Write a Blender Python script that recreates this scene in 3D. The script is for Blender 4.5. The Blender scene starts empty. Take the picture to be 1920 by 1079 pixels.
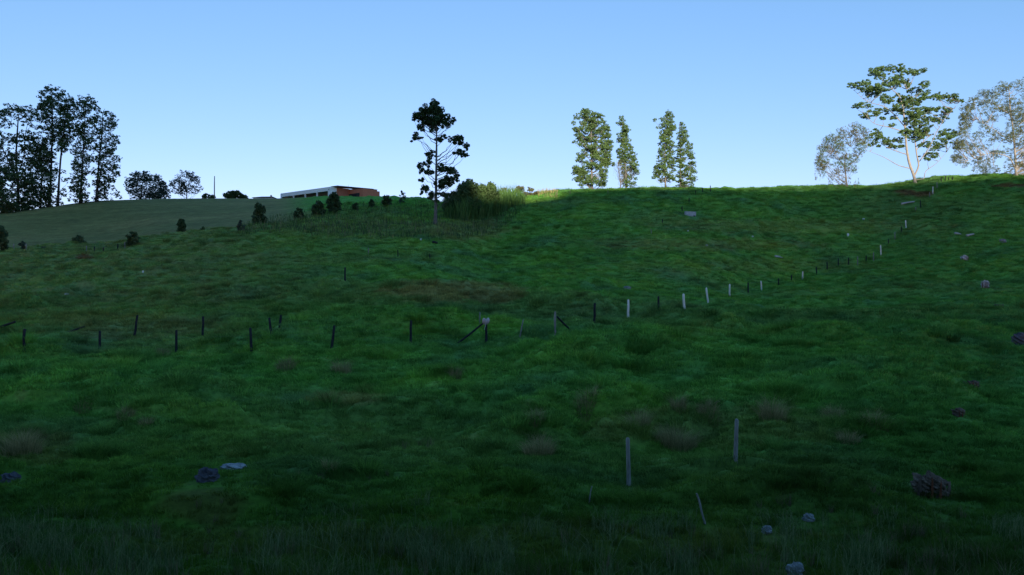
import bpy, math, random
import numpy as np
from mathutils import Vector
rng = np.random.default_rng(7); random.seed(7)
S = bpy.context.scene
COL = S.collection
F = 1493.0; CX = 960.0; HV = 540.0            # focal length / horizon of the photograph in its own pixels

# ------------------------------------------------------------------ camera, sky, sun
cam = bpy.data.cameras.new('camera'); camo = bpy.data.objects.new('camera', cam); COL.objects.link(camo)
camo.location = (0, 0, 0); camo.rotation_euler = (math.radians(90), 0, 0)
cam.sensor_width = 36; cam.lens = 36 * F / 1920; cam.clip_end = 8000; cam.clip_start = .05
S.camera = camo
S.view_settings.view_transform = 'Standard'; S.view_settings.look = 'None'
S.view_settings.exposure = 1.1; S.view_settings.gamma = 1
SUN_EL = math.radians(8); SUN_AZ = math.radians(-6)       # low sun behind the viewer
W = bpy.data.worlds.new('World'); S.world = W; W.use_nodes = True
nt = W.node_tree; bg = nt.nodes['Background']
sky = nt.nodes.new('ShaderNodeTexSky'); sky.sky_type = 'NISHITA'; sky.sun_disc = False
sky.sun_elevation = SUN_EL; sky.sun_rotation = math.pi + SUN_AZ
sky.air_density = 1.0; sky.dust_density = 0.3; sky.ozone_density = 3.0; sky.altitude = 1500
tint = nt.nodes.new('ShaderNodeMix'); tint.data_type = 'RGBA'; tint.blend_type = 'MULTIPLY'
tint.inputs[0].default_value = 1; tint.inputs[7].default_value = (1.0, .87, .93, 1)
nt.links.new(sky.outputs[0], tint.inputs[6]); # the photograph's tone curve on the sky: each channel k * (x / k) ** p
sp_ = nt.nodes.new('ShaderNodeSeparateColor'); cb_ = nt.nodes.new('ShaderNodeCombineColor'); nt.links.new(tint.outputs[2], sp_.inputs[0])
for i_, (k_, p_) in enumerate(((.95, .95), (1.85, .68), (3.6, .72))):
    d1 = nt.nodes.new('ShaderNodeMath'); d1.operation = 'DIVIDE'; d1.inputs[1].default_value = k_; nt.links.new(sp_.outputs[i_], d1.inputs[0])
    d2 = nt.nodes.new('ShaderNodeMath'); d2.operation = 'POWER'; d2.inputs[1].default_value = p_; nt.links.new(d1.outputs[0], d2.inputs[0])
    d3 = nt.nodes.new('ShaderNodeMath'); d3.operation = 'MULTIPLY'; d3.inputs[1].default_value = k_ * (1.05, 1.08, 1.0)[i_]; nt.links.new(d2.outputs[0], d3.inputs[0]); nt.links.new(d3.outputs[0], cb_.inputs[i_])
nt.links.new(cb_.outputs[0], bg.inputs[0])
bg.inputs[1].default_value = 0.13
sl = bpy.data.lights.new('sun', 'SUN'); sl.energy = 4.2; sl.angle = math.radians(.5); sl.color = (1, .86, .66)
so = bpy.data.objects.new('sun', sl); COL.objects.link(so)
LD = Vector((math.sin(SUN_AZ) * math.cos(SUN_EL), math.cos(SUN_AZ) * math.cos(SUN_EL), -math.sin(SUN_EL)))
so.rotation_euler = LD.to_track_quat('-Z', 'Y').to_euler()

# ------------------------------------------------------------------ helpers
def hash2(ix, iy, seed):
    h = (ix.astype(np.int64) * 374761393 + iy.astype(np.int64) * 668265263 + seed * 1442695041) & 0xffffffff
    h = ((h ^ (h >> 13)) * 1274126177) & 0xffffffff
    return ((h ^ (h >> 16)) & 0xffffff) / float(0xffffff)
def noise(x, y, seed=0):
    x = np.asarray(x, float); y = np.asarray(y, float)
    x0 = np.floor(x); y0 = np.floor(y); fx = x - x0; fy = y - y0
    def g(dx, dy):
        a = hash2(x0 + dx, y0 + dy, seed) * 2 * np.pi
        return np.cos(a) * (fx - dx) + np.sin(a) * (fy - dy)
    sx = fx * fx * fx * (fx * (fx * 6 - 15) + 10); sy = fy * fy * fy * (fy * (fy * 6 - 15) + 10)
    return ((g(0, 0) * (1 - sx) + g(1, 0) * sx) * (1 - sy) + (g(0, 1) * (1 - sx) + g(1, 1) * sx) * sy) * 1.4
def fbm(x, y, seed=0, n=4):
    r = 0; a = 1; t = 0
    for i in range(n):
        r = r + a * noise(x, y, seed + i * 17); t += a; a *= .5; x = x * 2.03 + 5.1; y = y * 2.03 + 1.7
    return r / t
def sstep(a, b, x):
    t = np.clip((x - a) / (b - a), 0, 1); return t * t * (3 - 2 * t)
def pchip(xs, ys, x):                          # monotone cubic; ys may be (n,) or (n,m)
    xs = np.asarray(xs, float); ys = np.asarray(ys, float); one = ys.ndim == 1
    if one: ys = ys[:, None]
    h = np.diff(xs)[:, None]; dl = np.diff(ys, axis=0) / h
    m = np.zeros_like(ys); m[0] = dl[0]; m[-1] = dl[-1]
    pr = dl[:-1] * dl[1:]; w1 = 2 * h[1:] + h[:-1]; w2 = h[1:] + 2 * h[:-1]
    with np.errstate(all='ignore'):
        mm = (w1 + w2) / (w1 / dl[:-1] + w2 / dl[1:])
    m[1:-1] = np.where(pr > 0, mm, 0)
    x = np.clip(x, xs[0], xs[-1]); i = np.clip(np.searchsorted(xs, x) - 1, 0, len(xs) - 2)
    t = ((x - xs[i]) / (xs[i + 1] - xs[i]))[:, None]; hh = (xs[i + 1] - xs[i])[:, None]
    r = (2*t**3-3*t*t+1)*ys[i] + (t**3-2*t*t+t)*hh*m[i] + (-2*t**3+3*t*t)*ys[i+1] + (t**3-t*t)*hh*m[i+1]
    return r[:, 0] if one else r
def mesh(name, parts, mats, parent=None, smooth=False, midx=None):
    parts = [(np.asarray(v, float), np.asarray(f, int)) for v, f in parts if len(v)]
    me = bpy.data.meshes.new(name)
    nv = sum(len(v) for v, f in parts); off = 0; V = []; L = []; ST = []; lo = 0
    for v, f in parts:
        V.append(v); L.append((f + off).ravel()); k = f.shape[1]; n = len(f)
        ST.append(lo + np.arange(n) * k); lo += n * k; off += len(v)
    V = np.concatenate(V); L = np.concatenate(L); ST = np.concatenate(ST)
    me.vertices.add(nv); me.vertices.foreach_set('co', V.astype(np.float32).ravel())
    me.loops.add(len(L)); me.loops.foreach_set('vertex_index', L.astype(np.int32))
    me.polygons.add(len(ST)); me.polygons.foreach_set('loop_start', ST.astype(np.int32))
    if not isinstance(mats, (list, tuple)): mats = [mats]
    for m in mats: me.materials.append(m)
    if midx is not None: me.polygons.foreach_set('material_index', np.asarray(midx, np.int32))
    me.polygons.foreach_set('use_smooth', np.full(len(ST), smooth))
    me.update(calc_edges=True); me.validate()
    o = bpy.data.objects.new(name, me); COL.objects.link(o)
    if parent is not None: o.parent = parent
    return o
def tag(o, label, cat, group=None, kind=None):
    if label: o['label'] = label
    if cat: o['category'] = cat
    if group: o['group'] = group
    if kind: o['kind'] = kind
    return o
def thing(name, label, cat, loc, group=None):
    o = bpy.data.objects.new(name, None); COL.objects.link(o); o.location = loc
    o.empty_display_size = .2
    return tag(o, label, cat, group)
def tube(P, R, k=7, rough=0, cap=True):
    P = np.asarray(P, float); n = len(P); R = np.broadcast_to(np.asarray(R, float), (n,))
    T = np.gradient(P, axis=0); T /= np.linalg.norm(T, axis=1)[:, None] + 1e-9
    ref = np.where(np.abs(T[:, 1:2]) < .9, np.array([[0, 1., 0]]), np.array([[1., 0, 0]]))
    A = np.cross(T, ref); A /= np.linalg.norm(A, axis=1)[:, None]; B = np.cross(T, A)
    a = np.arange(k) / k * 2 * np.pi
    rr = R[:, None] * (1 + rough * rng.normal(size=(n, k)))
    V = P[:, None] + A[:, None] * (np.cos(a)[None, :, None] * rr[..., None]) + B[:, None] * (np.sin(a)[None, :, None] * rr[..., None])
    V = V.reshape(-1, 3); i = np.arange(n - 1)[:, None] * k; j = np.arange(k)[None]
    Fq = np.stack([i + j, i + (j + 1) % k, i + k + (j + 1) % k, i + k + j], -1).reshape(-1, 4)
    out = [(V, Fq)]
    if cap:
        for e, s in ((0, 1), (n - 1, -1)):
            ring = V[e * k:(e + 1) * k]; c = ring.mean(0) + T[e] * (-s) * R[e] * .25
            f = np.array([[q, (q + 1) % k, k] for q in range(k)])
            out.append((np.vstack([ring, c]), f))
    return out
def curve(P, n=12):
    P = np.asarray(P, float); t = np.arange(len(P)); return pchip(t, P, np.linspace(0, len(P) - 1, n))
def box(a, b):
    x0, y0, z0 = a; x1, y1, z1 = b
    V = np.array([[x0,y0,z0],[x1,y0,z0],[x1,y1,z0],[x0,y1,z0],[x0,y0,z1],[x1,y0,z1],[x1,y1,z1],[x0,y1,z1]], float)
    return (V, np.array([[0,3,2,1],[4,5,6,7],[0,1,5,4],[1,2,6,5],[2,3,7,6],[3,0,4,7]]))
# ------------------------------------------------------------------ materials
def mat(name, c1, c2=None, scale=3, rough=.8, spec=.2, bump=0, island=False, translucent=0, attr=None, coord='Object', detail=6, stretch=None):
    m = bpy.data.materials.new(name); m.use_nodes = True; n = m.node_tree; L = n.links
    p = n.nodes['Principled BSDF']; p.inputs['Roughness'].default_value = rough
    p.inputs['Specular IOR Level'].default_value = spec
    cs = None
    if attr:
        at = n.nodes.new('ShaderNodeAttribute'); at.attribute_name = attr[0]; at.attribute_type = attr[1]; cs = at.outputs['Color']
    if island:
        g = n.nodes.new('ShaderNodeNewGeometry'); f = g.outputs['Random Per Island']
    else:
        tc = n.nodes.new('ShaderNodeTexCoord'); src = tc.outputs[coord]
        if stretch:
            mp = n.nodes.new('ShaderNodeMapping'); mp.inputs['Scale'].default_value = stretch; L.new(src, mp.inputs[0]); src = mp.outputs[0]
        nz = n.nodes.new('ShaderNodeTexNoise'); nz.inputs['Scale'].default_value = scale; nz.inputs['Detail'].default_value = detail
        nz.inputs['Roughness'].default_value = .65
        L.new(src, nz.inputs['Vector']); f = nz.outputs['Fac']
        if bump:
            b = n.nodes.new('ShaderNodeBump'); b.inputs['Strength'].default_value = 1; b.inputs['Distance'].default_value = bump
            L.new(f, b.inputs['Height']); L.new(b.outputs[0], p.inputs['Normal'])
    r = n.nodes.new('ShaderNodeValToRGB'); L.new(f, r.inputs[0])
    if not island: r.color_ramp.elements[0].position = .3; r.color_ramp.elements[1].position = .7
    c2 = c2 or c1
    r.color_ramp.elements[0].color = (*c1, 1); r.color_ramp.elements[1].color = (*c2, 1)
    out = r.outputs[0]
    if cs is not None:
        mx = n.nodes.new('ShaderNodeMix'); mx.data_type = 'RGBA'; mx.blend_type = 'MULTIPLY'; mx.inputs[0].default_value = 1
        L.new(cs, mx.inputs[6]); L.new(out, mx.inputs[7]); out = mx.outputs[2]
    L.new(out, p.inputs['Base Color'])
    if translucent:
        t = n.nodes.new('ShaderNodeBsdfTranslucent'); L.new(out, t.inputs[0]); ms = n.nodes.new('ShaderNodeMixShader')
        ms.inputs[0].default_value = translucent; L.new(p.outputs[0], ms.inputs[1]); L.new(t.outputs[0], ms.inputs[2])
        L.new(ms.outputs[0], n.nodes['Material Output'].inputs[0])
    return m
M = dict(
    ground=mat('pasture', (.62, .62, .62), (1.4, 1.4, 1.4), 5, .9, .1, .05, attr=('col', 'GEOMETRY'), detail=8),
    blade=mat('grass_blade', (.75, .8, .8), (1.35, 1.25, 1.2), rough=.75, spec=.06, island=True, translucent=.25, attr=('col', 'INSTANCER')),
    dry=mat('dry_grass', (.12, .14, .05), (.50, .40, .20), island=True, rough=.7, translucent=.2),
    reed=mat('reed_leaf', (.04, .12, .03), (.13, .24, .06), island=True, rough=.6, translucent=.25),
    strand=mat('grass_strand', (.04, .10, .03), (.21, .25, .12), island=True, rough=.75, spec=.06, translucent=.2),
    weedgreen=mat('weed_green', (.03, .085, .03), (.09, .15, .055), island=True, rough=.8, translucent=.15),
    weed=mat('weed_stem', (.07, .12, .05), (.34, .30, .16), island=True, rough=.8, translucent=.15),
    leafdark=mat('leaf_dark', (.028, .065, .028), (.075, .13, .045), island=True, rough=.55, spec=.3, translucent=.15),
    leafmid=mat('leaf_mid', (.05, .10, .035), (.12, .19, .07), island=True, rough=.55, translucent=.2),
    leafblue=mat('leaf_blue', (.035, .07, .055), (.08, .12, .09), island=True, rough=.55, translucent=.2),
    leafgreen=mat('leaf_green', (.055, .125, .04), (.15, .23, .08), island=True, rough=.55, translucent=.25),
    leafolive=mat('leaf_olive', (.06, .085, .04), (.17, .18, .085), island=True, rough=.6, translucent=.25),
    leafgrey=mat('leaf_grey', (.09, .13, .06), (.19, .22, .12), island=True, rough=.6, translucent=.3),
    leafrust=mat('leaf_rust', (.09, .10, .045), (.20, .17, .08), island=True, rough=.6, translucent=.3),
    barkpale=mat('bark_pale', (.17, .15, .13), (.33, .30, .27), 2.5, .7, .2, .02),
    barkgrey=mat('bark_grey', (.09, .085, .08), (.20, .19, .175), 3, .9, .1, .03),
    barkdark=mat('bark_dark', (.03, .028, .026), (.075, .068, .06), 3, .9, .1, .03),
    postwhite=mat('post_concrete', (.62, .62, .60), (.85, .85, .82), 9, .8, .2, .01, stretch=(1, 1, .4)),
    postgrey=mat('post_weathered', (.16, .155, .15), (.34, .33, .32), 12, .9, .1, .01, stretch=(1, 1, .2)),
    postdark=mat('post_dark', (.015, .017, .024), (.045, .045, .055), 12, .9, .1, .01, stretch=(1, 1, .2)),
    wire=mat('wire', (.12, .12, .12), rough=.5),
    stump=mat('stump_wood', (.035, .025, .02), (.25, .18, .14), 7, .9, .1, .04, stretch=(1, 1, .35)),
    stumpred=mat('rotten_heartwood', (.10, .03, .02), (.26, .10, .05), 10, .9, .1, .03),
    stone=mat('pale_stone', (.09, .10, .11), (.40, .42, .46), 4, .85, .2, .03),
    stonedark=mat('dark_stone', (.03, .032, .045), (.13, .13, .16), 5, .9, .2, .04),
    log=mat('bleached_log', (.25, .25, .27), (.66, .66, .70), 6, .9, .1, .02, stretch=(.2, 1, 1)),
    plastic=mat('white_plastic', (.75, .78, .82), (.85, .87, .9), 5, .4, .5),
    sack=mat('pinkish_sack', (.42, .33, .36), (.62, .52, .55), 6, .7, .3, .03),
    conc=mat('trough_concrete', (.28, .31, .36), (.52, .56, .62), 4, .85, .2, .02),
    white=mat('white_render', (.82, .83, .84), (.88, .89, .9), 1.2, .8, .2),
    orange=mat('terracotta_render', (.46, .16, .10), (.54, .19, .12), 1.5, .85, .15),
    dark=mat('dark_metal', (.02, .02, .025), (.035, .035, .04), 2, .5, .4),
    grey=mat('grey_interior', (.20, .22, .25), (.27, .29, .31), 1, .8),
    roofbrown=mat('brown_tiles', (.07, .045, .04), (.12, .08, .07), 5, .9),
    chim=mat('chimney_brick', (.32, .18, .12), (.4, .24, .17), 5, .9),
    pole=mat('utility_pole', (.12, .11, .10), (.2, .19, .17), 5, .9),
)
gl = bpy.data.materials.new('window_glass'); gl.use_nodes = True; _p = gl.node_tree.nodes['Principled BSDF']
_p.inputs['Base Color'].default_value = (.02, .03, .04, 1); _p.inputs['Roughness'].default_value = .08; M['glass'] = gl

# ------------------------------------------------------------------ terrain shape
NEAR = [(8, 1305), (11, 1178), (14, 1085), (17, 1015), (19, 968), (22, 912), (27, 852), (30, 812), (35, 745)]
TAILL = [(230, 440), (300, 490), (600, 522), (3000, 546)]
HOUSE = [(190, 381), (230, 408), (300, 460), (600, 520), (3000, 546)]
TAILR = [(150, 400), (200, 455), (300, 495), (600, 522), (3000, 546)]
BANK = [(8, 1305), (11, 1178), (14, 1092), (16.5, 1040), (18, 1003), (19, 930), (20.5, 897), (24, 872), (30, 806), (35, 745)]
COLS = {
 -900: NEAR + [(43, 668), (60, 585), (75, 535), (94, 500), (106, 500), (125, 470), (150, 440), (170, 430)] + TAILL,
 -200: NEAR + [(43, 667), (52, 614), (62, 574), (75, 528), (88, 486), (94, 478), (106, 485), (125, 460), (145, 425), (160, 410), (170, 408)] + TAILL,
 0: NEAR + [(43, 665), (52, 612), (62, 570), (75, 520), (88, 480), (94, 474), (104, 481), (125, 455), (145, 418), (160, 402), (170, 400)] + TAILL,
 200: NEAR + [(43, 665), (52, 605), (62, 560), (75, 510), (88, 476), (95, 468), (104, 474), (125, 450), (150, 402), (165, 381), (175, 377), (190, 384)] + TAILL,
 300: BANK + [(43, 665), (52, 603), (62, 555), (75, 504), (88, 465), (98, 450), (108, 452), (125, 432), (150, 396), (172, 375), (185, 374), (200, 380)] + TAILL,
 440: BANK + [(43, 663), (52, 601), (62, 550), (75, 500), (90, 450), (100, 434), (110, 432), (125, 419), (150, 392), (175, 375), (185, 373), (200, 383)] + TAILL,
 560: [(8, 1305), (11, 1178), (14, 1088), (17, 1022), (18.5, 985), (20, 925), (24, 876), (30, 808), (35, 745)] + [(43, 660), (52, 599), (62, 548), (75, 498), (90, 448), (102, 416), (115, 405), (130, 397), (150, 388), (178, 373)] + HOUSE,
 700: NEAR + [(43, 658), (52, 598), (62, 548), (75, 497), (90, 447), (105, 410), (116, 393), (130, 387), (150, 381), (178, 373)] + HOUSE,
 780: NEAR + [(43, 656), (52, 598), (62, 550), (75, 500), (90, 452), (105, 412), (118, 391), (130, 384), (145, 380), (170, 376), (190, 384)] + [(230, 420), (300, 470), (600, 521), (3000, 546)],
 860: NEAR + [(43, 653), (52, 602), (62, 558), (75, 512), (90, 462), (105, 422), (118, 393), (128, 385), (140, 386), (170, 405)] + TAILL,
 950: NEAR + [(43, 650), (52, 606), (62, 572), (75, 530), (90, 480), (105, 430), (118, 394), (127, 381), (138, 386)] + TAILR,
 1000: NEAR + [(43, 648), (52, 604), (65, 562), (80, 510), (95, 460), (110, 414), (122, 380), (128, 371), (138, 378)] + TAILR,
 1100: NEAR + [(43, 648), (52, 603), (65, 562), (85, 490), (105, 420), (120, 371), (127, 361), (138, 368)] + TAILR,
 1300: NEAR + [(43, 655), (53, 608), (66, 577), (80, 518), (95, 460), (110, 410), (122, 365), (128, 357), (138, 365)] + TAILR,
 1430: NEAR + [(43, 660), (55, 620), (70, 578), (83, 545), (92, 497), (105, 440), (118, 386), (127, 358), (138, 366)] + TAILR,
 1505: NEAR + [(43, 660), (60, 606), (75, 565), (90, 524), (98, 482), (110, 430), (120, 386), (127, 358), (138, 366)] + TAILR,
 1640: NEAR + [(43, 662), (60, 606), (80, 546), (97, 491), (106, 452), (115, 407), (122, 368), (126, 353), (138, 366)] + TAILR,
 1757: NEAR + [(43, 662), (60, 600), (80, 535), (97, 470), (110, 415), (118, 378), (124, 348), (127, 340), (138, 352)] + TAILR,
 1920: NEAR + [(43, 660), (60, 592), (80, 525), (97, 462), (110, 405), (120, 352), (127, 331), (138, 343)] + TAILR,
 2700: NEAR + [(43, 655), (60, 580), (80, 512), (97, 450), (110, 395), (120, 345), (127, 320), (138, 332)] + TAILR,
}
DG = np.geomspace(8, 3000, 900); UG = np.arange(-900, 2701, 10.)
_uk = sorted(COLS); _tab = np.array([pchip(*zip(*COLS[u]), DG) for u in _uk])
VT = pchip(_uk, _tab, UG)                       # row of the ground seen in column u at distance d
ZT = -(VT - HV) / F * DG[None]
def zbase(x, y):
    yy = np.maximum(y, 8.); u = np.clip(CX + F * x / yy, -900, 2699.9)
    fu = (u + 900) / 10; iu = np.clip(fu.astype(int), 0, len(UG) - 2); fu = fu - iu
    fd = np.log(np.clip(yy, 8, 2999) / 8) / np.log(3000 / 8) * (len(DG) - 1); idd = np.clip(fd.astype(int), 0, len(DG) - 2); fd = fd - idd
    z = (ZT[iu, idd]*(1-fu)*(1-fd) + ZT[iu+1, idd]*fu*(1-fd) + ZT[iu, idd+1]*(1-fu)*fd + ZT[iu+1, idd+1]*fu*fd)
    return z
YC = -200.
def crest():                                    # skyline of the unseen hill behind the viewer, shaped to throw its shade over the pasture
    ta = math.tan(SUN_AZ); te = math.tan(SUN_EL) / math.cos(SUN_AZ)
    pts = [(-200, 165, 70), (0, 165, 62), (220, 165, 52), (600, 150, 44), (876, 105, 36), (886, 110, 15), (897, 112, 12.3), (950, 116, 12.9), (985, 120, 13.4), (1040, 122, 13.8),
           (1066, 126, 15.3), (1300, 127, 15.7), (1600, 126, 16.0), (1720, 125, 17.0), (1850, 126, 17.4), (1925, 126, 17.4), (2300, 126, 18.6)]
    xs = []; hs = []
    for u, d, z in pts:
        x = (u - CX) / F * d; xs.append(x - (d - YC) * ta); hs.append(z + (d - YC) * te)
    return np.array(xs), np.array(hs)
CXS, CHS = crest()
def zback(x, y):                                # y < 8
    h = np.interp(x - np.maximum(y - YC, 0) * math.tan(SUN_AZ), CXS, CHS)
    z0 = np.interp(y, [-14, -4, -2, 0, 2, 5, 8], [9, 0.2, -1.4, -1.75, -2.3, -3.3, -4.1])  # unseen steep rise behind the viewer, added to keep skylight off the foreground
    t = np.clip((-14 - y) / (-14 - YC), 0, 1)
    up = 9 + (h - 9) * (t ** 1.3)
    dn = h - np.maximum(YC - y, 0) * .5
    return np.where(y > -14, z0, np.where(y > YC, up, dn))
def lawnmask(x, y):                             # the far, smoother hill on the left
    u = CX + F * x / np.maximum(y, 8)
    return sstep(97, 106, y) * (1 - sstep(500, 640, u)) * (y > 0)
HF = [(1041, 586, 626, 'g', 0), (1115, 573, 607, 'd', 0), (1178, 563, 598, 'w', 0), (1234, 557, 582, 'd', 1), (1283, 552, 580, 'w', -2), (1328, 542, 568, 'w', -4), (1368, 534, 558, 'w', 0), (1403, 531, 549, 'd', 0), (1428, 528, 546, 'w', -1),
      (1460, 523, 536, 'd', 0), (1484, 517, 528, 'd', 0), (1505, 510, 525, 'w', 0), (1531, 501, 516, 'd', 0), (1551, 492, 507, 'd', 0), (1572, 486, 501, 'd', 0), (1591, 484, 497, 'd', 0), (1608, 482, 498, 'g', 0), (1624, 480, 493, 'd', 0), (1638, 474, 490, 'g', 0),
      (1652, 461, 480, 'w', -1), (1666, 449, 461, 'd', 0), (1678, 436, 451, 'g', 0), (1690, 426, 438, 'd', 0), (1699, 414, 428, 'w', -1), (1717, 389, 399, 'g', 0), (1726, 377, 391, 'd', 0), (1743, 362, 372, 'g', 0), (1749, 351, 364, 'w', 0), (1757, 343, 354, 'g', 0)]
LF = [(45, 618, 660, 'd', 1), (187, 622, 660, 'd', 0), (330, 620, 664, 'd', 1), (472, 617, 660, 'd', -3), (622, 611, 654, 'd', 5), (770, 602, 646, 'd', 0), (912, 600, 643, 'd', 0)]
CLEAR = [(1743, 926, .75, 1.3), (388, 903, .45, .9), (437, 880, .5, 1.2), (1516, 978, .3, .9), (1438, 1001, .3, .9), (1491, 1084, .4, .9), (1179, 912, .25, .9), (1379, 862, .25, 1.2), (1322, 984, .2, .8),
         (1822, 728, .45, 1.4), (1797, 779, .4, 1.2), (1912, 646, .6, 1.5), (20, 905, .4, .8), (1847, 540, .5, 2), (1808, 490, .5, 2), (1872, 578, .6, 2), (1176, 543, .5, 2), (1294, 405, 1.1, 3)]
# the ground lies nearly level where posts, stones and stumps stand
FLAT = [(p[0], p[2], 1.1) for p in HF + LF] + [(c[0], c[1], c[2] + .8) for c in CLEAR] + [(252, 632, 1), (380, 633, 1), (509, 629, 1), (525, 614, 1), (975, 632, 1), (899, 612, 1), (142, 624, 1.2), (12, 614, 1.2), (647, 526, 1), (858, 645, 1), (1268, 842, 1.2), (1105, 945, .8)]
_F = []
for u_, v_, r_ in FLAT:
    i_ = int(np.clip(round((u_ + 900) / 10), 0, len(UG) - 1)); d_ = DG[np.argmax(VT[i_] <= v_)]; _F.append(((u_ - CX) / F * d_, d_, r_))
def flatten(x, y):
    m_ = np.ones_like(x)
    for fx, fy, fr in _F: m_ = m_ * (1 - .88 * np.exp(-((x - fx) / fr) ** 2 - ((y - fy + fr * .9) / (fr * 1.9)) ** 2))
    return m_
def zlump(x, y):
    am = (1 - .93 * lawnmask(x, y)) * flatten(x, y)
    am = am * (1 - .8 * sstep(300, 500, y)) * sstep(-30, 5, y)
    wx = x + 1.5 * fbm(x / 9, y / 9, 91, 2); wy = y + 1.2 * fbm(x / 8, y / 8, 95, 2)
    near = sstep(13, 26, y) * (1 - .45 * sstep(55, 80, y))
    big = fbm(x / 14, y / 9, 3, 3) * .35
    b = 1 - np.abs(fbm(wx / 4.4, wy / 2.3, 11, 3)) * 2.2               # rounded tussocky billows
    ter = fbm(wx / 3.0, wy / .95 + .08 * x, 21, 3)                     # cattle terracettes along the contour
    fine = fbm(wx / .8, wy / .45, 31, 2)
    sel = sstep(-.15, .35, fbm(x / 11, y / 7, 41, 2))
    b = b * (1 + .25 * fine)
    b2 = 1 - np.abs(fbm(wx / 8.5, wy / 4.2, 111, 2)) * 2.4; big = big + near * .27 * np.clip(b2, -.3, 1)
    return am * (big + near * (.34 + .78 * sel) * np.clip(b, -.4, 1) + .28 * ter * (.5 + 1.0 * sstep(40, 80, y)) + .05 * fine)
def zg(x, y):
    x = np.asarray(x, float); y = np.asarray(y, float)
    z = np.where(y < 8, zback(x, y), zbase(x, y)); return z + zlump(x, y)
def gz(x, y): return float(zg(np.array([x]), np.array([y]))[0])
def hit(u, v, dmin=9):                          # first ground distance seen through the photograph's pixel
    D = np.geomspace(dmin, 240, 2600); vv = HV - F * zg((u - CX) / F * D, D) / D      # march along the line of sight
    ok = vv <= v
    if ok.any(): return float(D[np.argmax(ok)])
    i = int(np.clip(round((u + 900) / 10), 0, len(UG) - 1)); m_ = (DG >= dmin) & (DG < 240); q = np.argmin(np.where(m_, VT[i], 9e9)); return float(DG[q])
def place(u, v, dmin=9):
    d = hit(u, v, dmin); x = (u - CX) / F * d; return np.array([x, d, gz(x, d)])
def atd(u, d): x = (u - CX) / F * d; return np.array([x, d, gz(x, d)])
def pt(u, v, d): return np.array([(u - CX) / F * d, d, (HV - v) / F * d])

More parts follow.
